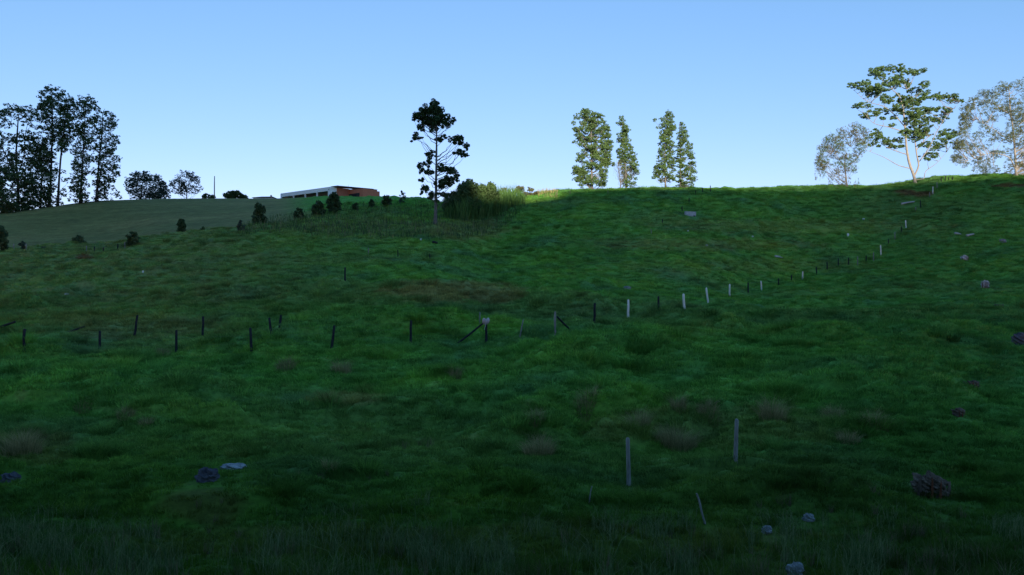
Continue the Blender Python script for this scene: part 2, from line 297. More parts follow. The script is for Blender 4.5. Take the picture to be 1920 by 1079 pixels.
# ------------------------------------------------------------------ what grows where (ground cover colours, dimmer light of the bottom mixed in)
def ell(u, v, cu, cv, ru, rv, n=0): 
    q = ((u - cu) / ru) ** 2 + ((v - cv) / rv) ** 2 + n; return 1 - sstep(.55, 1.15, q)
def cover(x, y, z):
    u = CX + F * x / np.maximum(y, 3); v = HV - F * z / np.maximum(y, 3)
    n1 = fbm(x / 7, y / 5, 51, 4); n2 = fbm(x / 2.2, y / 1.3, 61, 3); n3 = fbm(x / 25, y / 16, 71, 2); n4 = fbm(x / 1.0, y / .5, 81, 2)
    def L(a, b, t): return a + (b - a) * t[:, None]
    g = np.tile(np.array([.030, .100, .021]), (len(x), 1))
    g = L(g, np.array([.055, .125, .014]), sstep(.0, .5, n1) * .35)
    g = L(g, np.array([.026, .080, .040]), sstep(.0, .5, -n1) * .7)
    g = L(g, np.array([.040, .082, .034]), sstep(-.05, .45, n3) * .55)
    # left slope duller and browner, right slope greener
    g = L(g, np.array([.048, .078, .034]), (1 - sstep(350, 800, u)) * sstep(38, 60, y) * (.45 + .4 * sstep(-.2, .3, n2)))
    g = L(g, np.array([.020, .070, .016]), sstep(1250, 1750, u) * .45)
    brown = np.maximum.reduce([ell(u, v, 850, 548, 150, 22, n2), ell(u, v, 930, 556, 60, 12, n2), ell(u, v, 690, 430, 170, 24, n2 * 1.2) * .3,
        ell(u, v, 870, 432, 95, 22, n2) * .6, ell(u, v, 640, 747, 80, 12, n2) * .8, ell(u, v, 1400, 500, 300, 14, n2 * 2) * .25,
        ell(u, v, 230, 610, 190, 25, n2 * 1.5) * .5, ell(u, v, 1330, 460, 200, 12, n4 * 2) * .5, ell(u, v, 60, 840, 90, 35, n2) * .5,
        ell(u, v, 1350, 800, 260, 45, n2 * 1.3) * .4, ell(u, v, 1500, 425, 260, 14, n4 * 2) * .4, ell(u, v, 820, 1020, 700, 40, n2) * .35])
    g = L(g, np.array([.075, .085, .035]), brown * .7)
    g = L(g, np.array([.085, .075, .040]), sstep(.25, .55, n4) * .22 * sstep(-.3, .2, n1))
    red = np.maximum.reduce([ell(u, v, 1700, 362, 26, 6, n2), ell(u, v, 1728, 365, 30, 6, n2), ell(u, v, 1892, 349, 36, 4, n2), ell(u, v, 160, 482, 16, 5, n2), ell(u, v, 1745, 925, 45, 14, n2) * .5])
    g = L(g, np.array([.040, .024, .016]), red * (y > 9) * .8)
    bank = ell(u, v, 390, 950, 110, 38, n2) * (y > 9) * (y < 25)
    g = L(g, np.array([.035, .028, .018]), bank * .5)
    lm = lawnmask(x, y)
    pale = sstep(-.2, .5, fbm(x / 30, y / 12, 77, 3))
    lw = L(np.tile(np.array([.058, .080, .031]), (len(x), 1)), np.array([.080, .098, .041]), pale)
    lw = lw * (1 + .35 * fbm(x / 14, y / 3, 99, 4) + .25 * fbm(x / 3, y / 1.2, 98, 3))[:, None]
    g = g * (1 - lm[:, None]) + lw * lm[:, None]
    farg = sstep(112, 125, y) * sstep(520, 600, u) * (1 - sstep(760, 800, u))
    g = L(g, np.array([.028, .105, .022]), farg)
    woods = sstep(0, -15, y)
    g = L(g, np.array([.02, .035, .015]), woods)
    n5 = fbm(x / 1.8, y / .55 + .1 * x, 88, 3) * sstep(40, 75, y)
    g = g * (1 + .38 * n5 + .24 * n2 + .18 * n4 + .15 * n1)[:, None].clip(.45, 1.7)
    nearf = sstep(12, 36, y) * (y > 0)                 # ranker sward, and the bottom's dimmer light put into its colour
    g = g * (np.array([1.3, .9, .35]) + (np.array([3.7, 2.75, 2.3]) - np.array([1.3, .9, .35])) * nearf[:, None]) * (1 - .3 * lm[:, None])
    return np.clip(g, .004, .6)

sA = np.linspace(-.72, .72, 660); side = np.geomspace(.72, 1.9, 36)[1:]
sv = np.concatenate([-side[::-1], sA, side])
yn = np.unique(np.concatenate([-np.geomspace(1, 301, 70)[::-1] + 1, [YC, YC - 2, YC + 2]]))
yd = np.concatenate([yn[:-1], np.linspace(0, 9, 50)[:-1], np.geomspace(9, 215, 980)[:-1], np.geomspace(215, 3000, 60)])
Sg, Yg = np.meshgrid(sv, yd)
Xg = Sg * np.where(Yg >= 0, np.sqrt(Yg ** 2 + 144), np.sqrt((2.6 * Yg) ** 2 + 144))
GX, GY = Xg.ravel(), Yg.ravel(); GZ = zg(GX, GY)
nr, nc = Xg.shape; ii = (np.arange(nr - 1)[:, None] * nc + np.arange(nc - 1)[None]).ravel()
ground = mesh('ground', [(np.stack([GX, GY, GZ], 1), np.stack([ii, ii + 1, ii + nc + 1, ii + nc], 1))], M['ground'], smooth=True)
tag(ground, 'hilly pasture of short lumpy grass rising to a ridge', 'ground', kind='structure')
ca = ground.data.color_attributes.new('col', 'FLOAT_COLOR', 'POINT')
gc = cover(GX, GY, GZ); ca.data.foreach_set('color', np.concatenate([gc, np.ones((len(gc), 1))], 1).astype(np.float32).ravel())

# ------------------------------------------------------------------ grass
def blades(P, H, Wd, lean=.35, droop=.3, az=None):
    """one bent, tapering blade per root point (two segments)"""
    n = len(P); a = rng.uniform(0, 2 * np.pi, n) if az is None else az
    l = np.abs(rng.normal(0, lean, n)); dr = np.stack([np.cos(a), np.sin(a), 0 * a], 1)
    w = rng.uniform(0, 2 * np.pi, n); wd = np.stack([np.cos(w), np.sin(w), 0 * w], 1) * (Wd / 2)[:, None]
    up = np.array([0, 0, 1.])
    m = P + dr * (H * l * .45)[:, None] + up * (H * .6)[:, None]
    t = P + dr * (H * (l + droop * rng.uniform(0, 1, n)))[:, None] + up * (H * (1 - .15 * l))[:, None]
    V = np.stack([P - wd, P + wd, m + wd * .75, m - wd * .75, t], 1).reshape(-1, 3)
    b = np.arange(n)[:, None] * 5
    return V, b + np.array([[0, 1, 2, 3]]), b + np.array([[3, 2, 4]])
def blade_parts(*a, **k):
    V, q, t = blades(*a, **k); n = len(q)
    # quads and tips share vertices: emit two parts over the same vertex block
    return V, q, t
def add_blade_mesh(name, V, q, t, m, parent=None):
    me = bpy.data.meshes.new(name); nv = len(V)
    me.vertices.add(nv); me.vertices.foreach_set('co', V.astype(np.float32).ravel())
    L = np.concatenate([q.ravel(), t.ravel()]); me.loops.add(len(L)); me.loops.foreach_set('vertex_index', L.astype(np.int32))
    st = np.concatenate([np.arange(len(q)) * 4, len(q) * 4 + np.arange(len(t)) * 3]); me.polygons.add(len(st)); me.polygons.foreach_set('loop_start', st.astype(np.int32))
    me.materials.append(m); me.update(calc_edges=True)
    o = bpy.data.objects.new(name, me); COL.objects.link(o)
    if parent is not None: o.parent = parent
    return o
def grass_field(name, label, P, kind, scale, colr, seed, mt):
    """points P, each instancing one of the tuft prototypes stored in the same mesh"""
    protos = []
    r = rng
    for k in range(6):
        if k < 3:      # short dense pasture tuft
            n = 46; R = .22 * np.sqrt(r.uniform(0, 1, n)); a = r.uniform(0, 6.283, n)
            p = np.stack([R * np.cos(a), R * np.sin(a), 0 * a - .03], 1); H = r.uniform(.06, .17, n) * (1 - R * 1.6); Wd = r.uniform(.010, .020, n)
            protos.append(blades(p, H, Wd, .6, .4, a + r.normal(0, .8, n)))
        elif k < 5:    # taller rank grass
            n = 30; R = .16 * np.sqrt(r.uniform(0, 1, n)); a = r.uniform(0, 6.283, n)
            p = np.stack([R * np.cos(a), R * np.sin(a), 0 * a - .03], 1); H = r.uniform(.2, .85, n); Wd = r.uniform(.008, .020, n)
            protos.append(blades(p, H, Wd, .30, .35, a + r.normal(0, 1, n)))
        else:          # tussock
            n = 120; R = .25 * np.sqrt(r.uniform(0, 1, n)); a = r.uniform(0, 6.283, n)
            p = np.stack([R * np.cos(a), R * np.sin(a), 0 * a - .05], 1); H = r.uniform(.15, .38, n); Wd = r.uniform(.008, .018, n)
            protos.append(blades(p, H, Wd, .7, .5, a + r.normal(0, .5, n)))
    me = bpy.data.meshes.new(name); Vs = [P]; ids = [kind.astype(float)]; off = len(P); Ls = []; St = []; lo = 0; pid = [np.full(len(P), -1.)]
    for k, (V, q, t) in enumerate(protos):
        Vs.append(V); ids.append(np.full(len(V), -1.)); pid.append(np.full(len(V), float(k)))
        for f in (q, t):
            Ls.append((f + off).ravel()); St.append(lo + np.arange(len(f)) * f.shape[1]); lo += f.size
        off += len(V)
    V = np.concatenate(Vs); L = np.concatenate(Ls); st = np.concatenate(St); nv = len(V)
    me.vertices.add(nv); me.vertices.foreach_set('co', V.astype(np.float32).ravel()); me.loops.add(len(L)); me.loops.foreach_set('vertex_index', L.astype(np.int32))
    me.polygons.add(len(st)); me.polygons.foreach_set('loop_start', st.astype(np.int32)); me.materials.append(mt); me.update(calc_edges=True)
    def fa(nm, arr):
        a_ = me.attributes.new(nm, 'FLOAT', 'POINT'); a_.data.foreach_set('value', arr.astype(np.float32))
    fa('kind_id', np.concatenate(ids)); fa('proto_id', np.concatenate(pid))
    pad = nv - len(P)
    fa('size', np.concatenate([scale, np.ones(pad)])); fa('turn', np.concatenate([rng.uniform(0, 6.283, len(P)), np.zeros(pad)]))
    c = me.attributes.new('col', 'FLOAT_COLOR', 'POINT')
    c.data.foreach_set('color', np.concatenate([np.concatenate([colr, np.ones((len(P), 1))], 1), np.ones((pad, 4))]).astype(np.float32).ravel())
    o = bpy.data.objects.new(name, me); COL.objects.link(o)
    g = bpy.data.node_groups.new(name + '_nodes', 'GeometryNodeTree')
    g.interface.new_socket('Geometry', in_out='INPUT', socket_type='NodeSocketGeometry'); g.interface.new_socket('Geometry', in_out='OUTPUT', socket_type='NodeSocketGeometry')
    N = g.nodes; K = g.links; gi = N.new('NodeGroupInput'); go = N.new('NodeGroupOutput'); jn = N.new('GeometryNodeJoinGeometry')
    def attr(nm):
        a_ = N.new('GeometryNodeInputNamedAttribute'); a_.data_type = 'FLOAT'; a_.inputs[0].default_value = nm; return a_.outputs[0]
    def eq(sock, val):
        c_ = N.new('FunctionNodeCompare'); c_.data_type = 'FLOAT'; c_.operation = 'EQUAL'; c_.inputs[1].default_value = val; c_.inputs[12].default_value = .3
        K.new(sock, c_.inputs[0]); return c_.outputs[0]
    kid = attr('kind_id'); prid = attr('proto_id'); sz = attr('size'); tn = attr('turn')
    cmb = N.new('ShaderNodeCombineXYZ'); K.new(tn, cmb.inputs[2])
    for k in range(6):
        sp = N.new('GeometryNodeSeparateGeometry'); sp.domain = 'POINT'; K.new(gi.outputs[0], sp.inputs[0]); K.new(eq(prid, k), sp.inputs[1])
        sq = N.new('GeometryNodeSeparateGeometry'); sq.domain = 'POINT'; K.new(gi.outputs[0], sq.inputs[0]); K.new(eq(kid, k), sq.inputs[1])
        ip = N.new('GeometryNodeInstanceOnPoints'); K.new(sq.outputs[0], ip.inputs['Points']); K.new(sp.outputs[0], ip.inputs['Instance'])
        K.new(cmb.outputs[0], ip.inputs['Rotation']); K.new(sz, ip.inputs['Scale']); K.new(ip.outputs[0], jn.inputs[0])
    K.new(jn.outputs[0], go.inputs[0])
    md = o.modifiers.new('scatter', 'NODES'); md.node_group = g
    return tag(o, label, 'grass', kind='stuff')
def scatter(d0, d1, dens, us=(-60, 1980)):
    """random ground points between two distances, density per square metre"""
    a0, a1 = (us[0] - CX) / F, (us[1] - CX) / F
    n = int((a1 - a0) * .5 * (d1 ** 2 - d0 ** 2) * dens)
    d = np.sqrt(rng.uniform(d0 ** 2, d1 ** 2, n)); x = rng.uniform(a0, a1, n) * d
    return x, d
xs = []; ys = []; ks = []; ss = []
for d0, d1, dens, sc in ((9, 20, 45, .8), (20, 32, 38, .9), (32, 60, 22, 1.15), (60, 96, 9, 1.6), (96, 131, 6, 1.9)):
    x, y = scatter(d0, d1, dens); n = len(x)
    k = rng.integers(0, 3, n); s = sc * rng.uniform(.6, 1.35, n)
    tall = fbm(x / 5, y / 2.5, 201, 3)
    patch = fbm(x / 2.4, y / 1.1, 231, 3)
    rank = sstep(18.5, 15, y) * (.15 + 1.2 * sstep(-.12, .2, patch)) + (tall > .32) * (y < 30) * .5
    pick = rng.uniform(0, 1, n) < rank * .55
    k = np.where(pick, rng.integers(3, 5, n), k); s = np.where(pick, s * (.55 + .4 * sstep(17, 12, y)) * (.7 + .9 * np.clip(patch, 0, 1)), s)
    tus = (fbm(x / 2.5, y / 1.6, 211, 2) > .28) & (rng.uniform(0, 1, n) < .35) & ~pick
    lumpy = zlump(x, y); s = s * (1 + .5 * np.clip(lumpy, -.5, .8) * (y < 60))
    k = np.where(tus, 5, k); s = np.where(tus & (y > 60), s * .75, s)
    keep = lawnmask(x, y) < .3
    xs.append(x[keep]); ys.append(y[keep]); ks.append(k[keep]); ss.append(s[keep])
for q in range(len(xs)):                        # the sward is trodden down round stumps, stones and posts
    kp = np.ones(len(xs[q]), bool)
    for cu, cv, cr, cf in CLEAR:
        c_ = place(cu, cv); kp &= ~((np.abs(xs[q] - c_[0]) < cr) & (ys[q] < c_[1] + cr) & (ys[q] > c_[1] - cf) & (rng.uniform(0, 1, len(kp)) < .85))
    uu = CX + F * xs[q] / ys[q]; kp &= ~((uu > 300) & (uu < 500) & (ys[q] < 19.6) & (ys[q] > 17.2) & (rng.uniform(0, 1, len(kp)) < .5))
    xs[q], ys[q], ks[q], ss[q] = xs[q][kp], ys[q][kp], ks[q][kp], ss[q][kp]
x = np.concatenate(xs); y = np.concatenate(ys); k = np.concatenate(ks); s = np.concatenate(ss); z = zg(x, y)
cc = cover(x, y, z) * rng.uniform(.6, 1.5, (len(x), 1))
teal = (k >= 3) & (k < 5) & (rng.uniform(0, 1, len(x)) < .5); cc[teal] = cc[teal] * .5 + np.array([.055, .10, .025]) * .5
drym = (k >= 3) & (k < 5) & (rng.uniform(0, 1, len(x)) < .18); cc[drym] = np.array([.15, .13, .08]) * rng.uniform(.6, 1.1, (drym.sum(), 1))
grass_field('pasture_grass', 'short green pasture grass with rank blades along the bottom', np.stack([x, y, z], 1), k, s, cc * 1.15, 1, M['blade'])
print('GRASS POINTS', len(x))
# ------------------------------------------------------------------ trees
LEAFMUL = 3.4
def leaves(C, n, size, flat=0., asp=.45, spread=.88):
    """n leaf-sized rhombic faces scattered round each centre row of C (x,y,z,rx,ry,rz)"""
    C = np.asarray(C, float); m = len(C)
    sub = 22
    out = []
    q = rng.normal(size=(m, sub, 3)); q /= np.linalg.norm(q, axis=2)[..., None]; q *= rng.uniform(.1, 1, (m, sub, 1)) ** .45 * spread
    cen = C[:, None, :3] + q * C[:, None, 3:6]
    srad = C[:, None, 3:6] * rng.uniform(.14, .4, (m, sub, 1))
    idx = rng.integers(0, sub, (m, n)); mi = np.arange(m)[:, None]
    v = rng.normal(size=(m, n, 3)); v /= np.linalg.norm(v, axis=2)[..., None]; v *= rng.uniform(.35, 1, (m, n, 1)) ** .5
    P = (cen[mi, idx] + v * srad[mi, idx]).reshape(-1, 3)
    N = len(P); a = rng.normal(size=(N, 3)); a[:, 2] *= (1 - flat); a /= np.linalg.norm(a, axis=1)[:, None]
    b = rng.normal(size=(N, 3)); b[:, 2] *= (1 - flat * .6); b -= a * (a * b).sum(1)[:, None]; b /= np.linalg.norm(b, axis=1)[:, None]
    s = size * rng.uniform(.6, 1.4, N)[:, None]
    V = np.stack([P - a * s, P - b * s * asp, P + a * s, P + b * s * asp], 1).reshape(-1, 3)
    return V, np.arange(N * 4).reshape(-1, 4)
def limb(p0, p1, r0, r1, sag=.12, n=7, wob=.03):
    p0 = np.asarray(p0, float); p1 = np.asarray(p1, float); L_ = np.linalg.norm(p1 - p0); t = np.linspace(0, 1, n)[:, None]
    P = p0 + (p1 - p0) * t; P[:, 2] -= (np.sin(t[:, 0] * np.pi) * L_ * sag); P[1:-1] += rng.normal(0, wob * L_, (n - 2, 3))
    return tube(P, np.linspace(r0, r1, n), 5, cap=False)
def tree(name, label, cat, d, trunks, clumps, leafm, barkm, r0=.22, size=.14, n=170, flat=.2, depth=.8, group=None, twig=1, auto=True, lightm=None, ground_at=None, airy=0):
    """trunks: polylines in the photograph's pixels; clumps: (u, v, ru, rv). Depth is given to every clump."""
    px = d / F; size *= 1.3; n *= LEAFMUL
    base_u, base_v = trunks[0][0]; b = atd(base_u, d)
    o = thing(name, label, cat, tuple(b), group)
    shift = b[2] - (HV - base_v) / F * d; shift = 0 if abs(shift) < 6 else 0
    tv = []; T3 = []
    for i, tr in enumerate(trunks):
        P = []; dy = 0
        for j, q in enumerate(tr):
            u, v = q[:2]
            if i and j == 0:                     # start on the nearest existing trunk point
                A = np.concatenate(T3); w = pt(u, v, d); k_ = np.argmin(np.abs(A[:, 0] - w[0]) + np.abs(A[:, 2] - w[2])); P.append(A[k_]); dy = A[k_][1] - d; ddy = rng.uniform(-.5, .5); continue
            if i: dy += ddy * px * 12
            if i == 0 and j == 0: P.append(b - np.array([0, 0, .3]))
            else:
                w = pt(u, v, d + dy); P.append(w)
        P = curve(P, 6 * len(P)); h = np.linspace(0, 1, len(P)); rr = (r0 if i == 0 else r0 * .6 if i == 1 else r0 * .36) * ((1 - h) ** .8 * .85 + .15)
        if i == 0: rr = rr * (1 + .6 * np.exp(-h * 22))
        tv += tube(P - b, rr, 8, .04, cap=False); T3.append(P)
    A = np.concatenate(T3); C = []
    for (u, v, ru, rv) in clumps:
        dy = rng.normal(0, depth) * ru * px * 1.6; dy = float(np.clip(dy, -5, 5))
        c = pt(u, v, d + dy); rx = ru * px; C.append([*c, rx, rx, rv * px])
        if auto and ru > 3.3:
            w = np.hypot(A[:, 0] - c[0], (A[:, 2] - (c[2] - .8 * abs(A[:, 0] - c[0]) - .4)) * 1.2)
            k_ = np.argmin(w); st = A[k_]; L_ = np.linalg.norm(c - st)
            if L_ > .3:
                tv += [(V - b, f) for V, f in limb(st, c - np.array([0, 0, rv * px * .2]), min(.07, .018 + L_ * .012) * r0 / .22, .012, .08)]
        for _ in range(twig if ru > 3.3 else 0):
            e = c + rng.normal(0, .6, 3) * np.array([rx, rx, rv * px]); tv += [(V - b, f) for V, f in limb(c - np.array([0, 0, rv * px * .5]), e, .014, .005, .02, 4)]
    C = np.array(C); 
    mesh('trunk', tv, barkm, o, True)
    Cl = C.copy(); Cl[:, :3] -= b
    area = np.clip((C[:, 3] * C[:, 5]) / .8, .12, 3); V_, F_ = [], []
    parts = []
    for row, a_ in zip(Cl, area): parts.append(leaves(row[None], max(10, int(n * a_)), size, flat, .45, .88 + airy))
    if lightm:
        cut = rng.uniform(0, 1, len(parts)) < .45
        mi = np.concatenate([np.full(len(f), int(c_)) for (v, f), c_ in zip(parts, cut)])
        mesh('crown', parts, [leafm, lightm], o, midx=mi)
    else: mesh('crown', parts, leafm, o)
    return o
def profile(rows, n, r=(6, 12), flat=.6, edge=.22):
    """random clumps inside an outline given as (v, u_left, u_right)"""
    v0, ul, ur = np.array(rows, float).T; out = []
    w = np.maximum(ur - ul, 2); cv = np.linspace(v0[0], v0[-1], 200); cw = np.interp(cv, v0, w); cw = np.cumsum(cw) / cw.sum()
    n = int(n * 1.8)
    for i_ in range(n):
        v = np.interp((i_ + rng.uniform()) / n, cw, cv); a, b = np.interp(v, v0, ul), np.interp(v, v0, ur); rr = rng.uniform(*r)
        rr = min(rr, (b - a) * .35 + 1.5); t = rng.uniform(); t = t if rng.uniform() > edge else round(t)
        u = a + rr * .7 + (b - a - rr * 1.4) * t; out.append((u, v, rr, rr * flat))
    return out
def zc(lst, ox, oy, s): return [(ox + x / s, oy + y / s, a / s, b / s) for x, y, a, b in lst]
def zp(lst, ox, oy, s): return [(ox + x / s, oy + y / s) for x, y in lst]

# tall dark eucalyptus grove on the left
GR = 'tall trees of the dark grove on the left ridge'
tree('eucalyptus_tree', 'broad flat-topped dark tree nearest the left edge of the photo', 'tree', 168,
     [[(32, 408), (34, 350), (30, 300), (33, 240), (35, 215)], [(34, 345), (20, 310), (5, 280), (-12, 250)], [(34, 330), (45, 290), (48, 250), (55, 225)]],
     [(35, 204, 18, 7), (15, 210, 16, 7), (52, 212, 16, 7), (0, 218, 16, 8), (66, 220, 12, 7), (30, 214, 24, 9), (-18, 228, 15, 8), (60, 232, 14, 7), (5, 233, 14, 6)] +
     profile([(250, -20, 75), (300, -20, 62), (340, -20, 60), (400, -20, 62)], 34, (8, 14)), M['leafdark'], M['barkdark'], .32, .17, 48, .15, group=GR, airy=.5)
tree('eucalyptus_tree', 'tallest tree of the dark grove with an irregular airy top', 'tree', 172,
     [[(92, 394), (96, 320), (98, 230), (97, 172)]],
     [(98, 168, 12, 7), (88, 176, 12, 7), (108, 176, 11, 8), (80, 188, 9, 10), (75, 205, 7, 9), (100, 190, 13, 7), (118, 180, 9, 6)] +
     profile([(185, 76, 120), (210, 72, 122), (250, 74, 118), (300, 62, 108), (350, 58, 102), (392, 56, 104)], 40, (6, 12)), M['leafdark'], M['barkdark'], .28, .17, 48, .15, group=GR, airy=.5)
tree('eucalyptus_tree', 'leaning tree right of the tallest one with long bare lower trunk', 'tree', 170,
     [[(108, 391), (112, 320), (117, 270), (124, 220), (128, 196)]],
     profile([(184, 122, 136), (200, 112, 146), (230, 108, 142), (265, 106, 135), (285, 108, 125)], 26, (6, 11)) + [(112, 322, 8, 4), (128, 340, 10, 5), (120, 362, 12, 5), (105, 380, 12, 6), (138, 352, 7, 4)],
     M['leafdark'], M['barkdark'], .24, .17, 48, .15, group=GR, airy=.5)
tree('eucalyptus_tree', 'narrow column-like dark tree with rounded tuft on top in the grove', 'tree', 168,
     [[(150, 385), (154, 320), (158, 250), (161, 192)]],
     [(161, 184, 10, 5), (168, 192, 10, 6), (152, 193, 7, 6), (176, 199, 7, 5)] +
     profile([(195, 148, 180), (230, 146, 180), (270, 134, 172), (300, 136, 170), (340, 136, 166), (380, 130, 160)], 46, (5, 10)), M['leafdark'], M['barkdark'], .24, .17, 48, .15, group=GR, airy=.5)
tree('eucalyptus_tree', 'double-trunked dark tree at the right end of the grove', 'tree', 170,
     [[(180, 380), (186, 300), (192, 240), (192, 212)], [(182, 376), (194, 300), (204, 250)]],
     [(192, 210, 9, 5), (202, 218, 9, 6), (210, 224, 8, 7), (184, 222, 8, 6)] +
     profile([(225, 178, 214), (262, 175, 222), (300, 176, 224), (335, 178, 220), (378, 178, 205)], 44, (5, 10)) + [(216, 362, 8, 4), (222, 370, 5, 3)], M['leafdark'], M['barkdark'], .22, .17, 48, .15, group=GR, airy=.5)
tree('eucalyptus_tree', 'shorter bushy tree filling the grove below the tallest trees', 'tree', 176,
     [[(76, 396), (78, 340), (80, 290)]], profile([(262, 55, 96), (300, 45, 90), (345, 44, 92), (395, 40, 98)], 26, (7, 12)), M['leafdark'], M['barkdark'], .2, .17, 48, .15, group=GR, airy=.5)
tree('eucalyptus_tree', 'low dense dark tree cut by the left edge of the photo', 'tree', 162,
     [[(6, 408), (4, 360), (0, 330)]], profile([(318, -30, 12), (350, -34, 26), (404, -34, 34)], 26, (8, 13)), M['leafdark'], M['barkdark'], .2, .17, 60, .15, group=GR, airy=.4)
# small trees and bushes peeping over the left ridge
tree('small_tree', 'wide bluish small tree behind the left ridge, right of the grove', 'tree', 196, [[(264, 380), (266, 350), (272, 335)]],
     profile([(323, 258, 282), (335, 240, 290), (355, 238, 295), (374, 250, 300)], 26, (6, 10)), M['leafblue'], M['barkdark'], .16, .14, 60, .1, airy=.45)
tree('small_tree', 'low rounded tree between the two bluish ridge trees', 'tree', 200, [[(298, 380), (300, 350)]],
     profile([(330, 286, 298), (350, 288, 312), (374, 285, 322)], 16, (6, 9)), M['leafblue'], M['barkdark'], .14, .14, 60, .1, airy=.45)
tree('small_tree', 'open-crowned small tree behind the ridge left of the bare pole', 'tree', 198, [[(350, 380), (350, 355), (348, 335)]],
     profile([(323, 335, 358), (335, 325, 370), (350, 318, 378), (364, 330, 376)], 24, (5, 8)), M['leafblue'], M['barkdark'], .13, .14, 50, .1, airy=.4)
tree('bush', 'tiny bush at the foot of the bare pole on the ridge', 'bush', 192, [[(388, 376), (388, 370)]], profile([(365, 384, 402), (373, 372, 404)], 7, (3, 5)), M['leafdark'], M['barkdark'], .06, .14, 150, .1)
tree('bush', 'ragged palm-like bush right of the bare pole', 'bush', 190, [[(437, 376), (438, 366)]], profile([(359, 438, 448), (366, 420, 455), (373, 418, 466)], 14, (4, 7)), M['leafdark'], M['barkdark'], .07, .17, 150, .1)
P0 = atd(402, 186)
pole = mesh('utility_pole', tube([[0, 0, -.3], [0, 0, 3], [.03, 0, (HV - 331) / F * 186 - P0[2]]], [.13, .12, .09], 8), M['pole'], smooth=True); pole.location = P0
tag(pole, 'thin bare pole standing on the left ridge', 'pole')

# lone dark tree in the middle
CEN = zc([(225, 80, 45, 45), (150, 130, 60, 50), (120, 170, 45, 45), (200, 150, 60, 60), (290, 150, 50, 50), (320, 210, 45, 50), (225, 235, 45, 40), (250, 110, 45, 40), (240, 190, 60, 50), (165, 190, 45, 40),
  (120, 250, 30, 28), (80, 300, 22, 18), (85, 333, 35, 18), (50, 355, 8, 5), (300, 320, 25, 20), (260, 345, 30, 22), (380, 340, 55, 32), (430, 345, 38, 38), (472, 388, 24, 26), (430, 440, 40, 25), (470, 460, 28, 18),
  (205, 455, 42, 30), (175, 520, 30, 32), (115, 545, 24, 28), (120, 580, 18, 20), (190, 595, 38, 25), (130, 655, 18, 20), (290, 570, 45, 35), (350, 585, 45, 30), (395, 605, 20, 20), (330, 640, 40, 28), (390, 650, 30, 28),
  (290, 690, 45, 35), (340, 680, 40, 30), (155, 725, 35, 32), (210, 780, 40, 35), (320, 775, 50, 25), (370, 760, 20, 15), (130, 755, 10, 12)], 760, 180, 4.15)
dC = hit(816, 422)
CEN = CEN + [(u + random.uniform(-1.3, 1.3) * ru, v + random.uniform(-.5, 1.2) * rv, ru * .4, rv * .4) for u, v, ru, rv in CEN for _q in range(2)]
tree('eucalyptus_tree', 'lone dark tree with a dense round top and separate leaf clumps in mid-slope', 'tree', dC,
     [zp([(232, 1010), (238, 800), (240, 600), (243, 400), (243, 260), (235, 150)], 760, 180, 4.15)], CEN, M['leafdark'], M['barkgrey'], .2, .075, 760, .2, depth=.5, airy=.12)

# the row of four on the ridge
GM = 'four slender trees standing on the ridge in the middle'
tree('ridge_tree', 'fullest leafy tree at the left of the four on the ridge', 'tree', 127, [[(1110, 363), (1109, 300), (1108, 218)], [(1097, 362), (1096, 330), (1094, 315)]],
     profile([(208, 1092, 1120), (220, 1078, 1132), (245, 1077, 1143), (270, 1084, 1147), (300, 1082, 1144), (325, 1073, 1138), (350, 1078, 1134)], 96, (5, 9)) + [(1076, 232, 5, 4), (1078, 268, 5, 3), (1148, 308, 6, 4)],
     M['leafgreen'], M['barkgrey'], .2, .085, 300, .1, airy=.28, group=GM, lightm=M['leafmid'])
tree('ridge_tree', 'thin tree with a crooked tip, second of the four on the ridge', 'tree', 127, [[(1174, 360), (1172, 300), (1166, 225)]],
     profile([(220, 1158, 1168), (240, 1160, 1178), (270, 1156, 1184), (295, 1156, 1192), (320, 1166, 1198), (350, 1168, 1190)], 44, (4, 8)) + [(1160, 232, 5, 2), (1196, 322, 5, 3)],
     M['leafgreen'], M['barkgrey'], .14, .085, 280, .1, airy=.28, group=GM, lightm=M['leafmid'])
tree('ridge_tree', 'tall narrow tree, third of the four on the ridge', 'tree', 127, [[(1248, 358), (1247, 300), (1248, 218)]],
     profile([(211, 1240, 1258), (235, 1238, 1266), (270, 1236, 1264), (305, 1230, 1268), (340, 1222, 1266)], 52, (4, 8)) + [(1228, 226, 4, 3), (1236, 240, 5, 3)],
     M['leafgreen'], M['barkgrey'], .14, .085, 280, .1, airy=.28, group=GM, lightm=M['leafmid'])
tree('ridge_tree', 'pointed fir-shaped tree at the right of the four on the ridge', 'tree', 127, [[(1276, 357), (1276, 300), (1274, 232)]],
     profile([(230, 1272, 1280), (260, 1271, 1294), (290, 1269, 1300), (325, 1268, 1306), (352, 1270, 1304)], 52, (4, 8), .4), M['leafgreen'], M['barkgrey'], .13, .085, 280, .1, airy=.28, group=GM, lightm=M['leafmid'])
def bare(name, label, d, trunk, box_, r0=.09, n=46):
    b = atd(trunk[0][0], d); o = thing(name, label, 'tree', tuple(b)); P = [b - np.array([0, 0, .2])] + [pt(u, v, d) for u, v in trunk[1:]]
    P = curve(P, 10); tv = tube(P - b, np.linspace(r0, .03, 10), 6, cap=False); br = []
    for _ in range(n):
        s_ = P[rng.integers(2, 10)]; u, v = rng.uniform(box_[0], box_[1]), rng.uniform(box_[2], box_[3]); e = pt(u, v, d + rng.normal(0, 1.2)); br += [(V - b, f) for V, f in limb(s_, e, .025, .006, -.08, 6, .06)]
    mesh('trunk', tv, M['barkgrey'], o, True); mesh('branches', br, M['barkgrey'], o, True); return o
bare('bare_tree', 'small leafless tree beside the thin second ridge tree', 126, [(1163, 360), (1164, 345), (1160, 325), (1158, 305)], (1145, 1200, 292, 338))

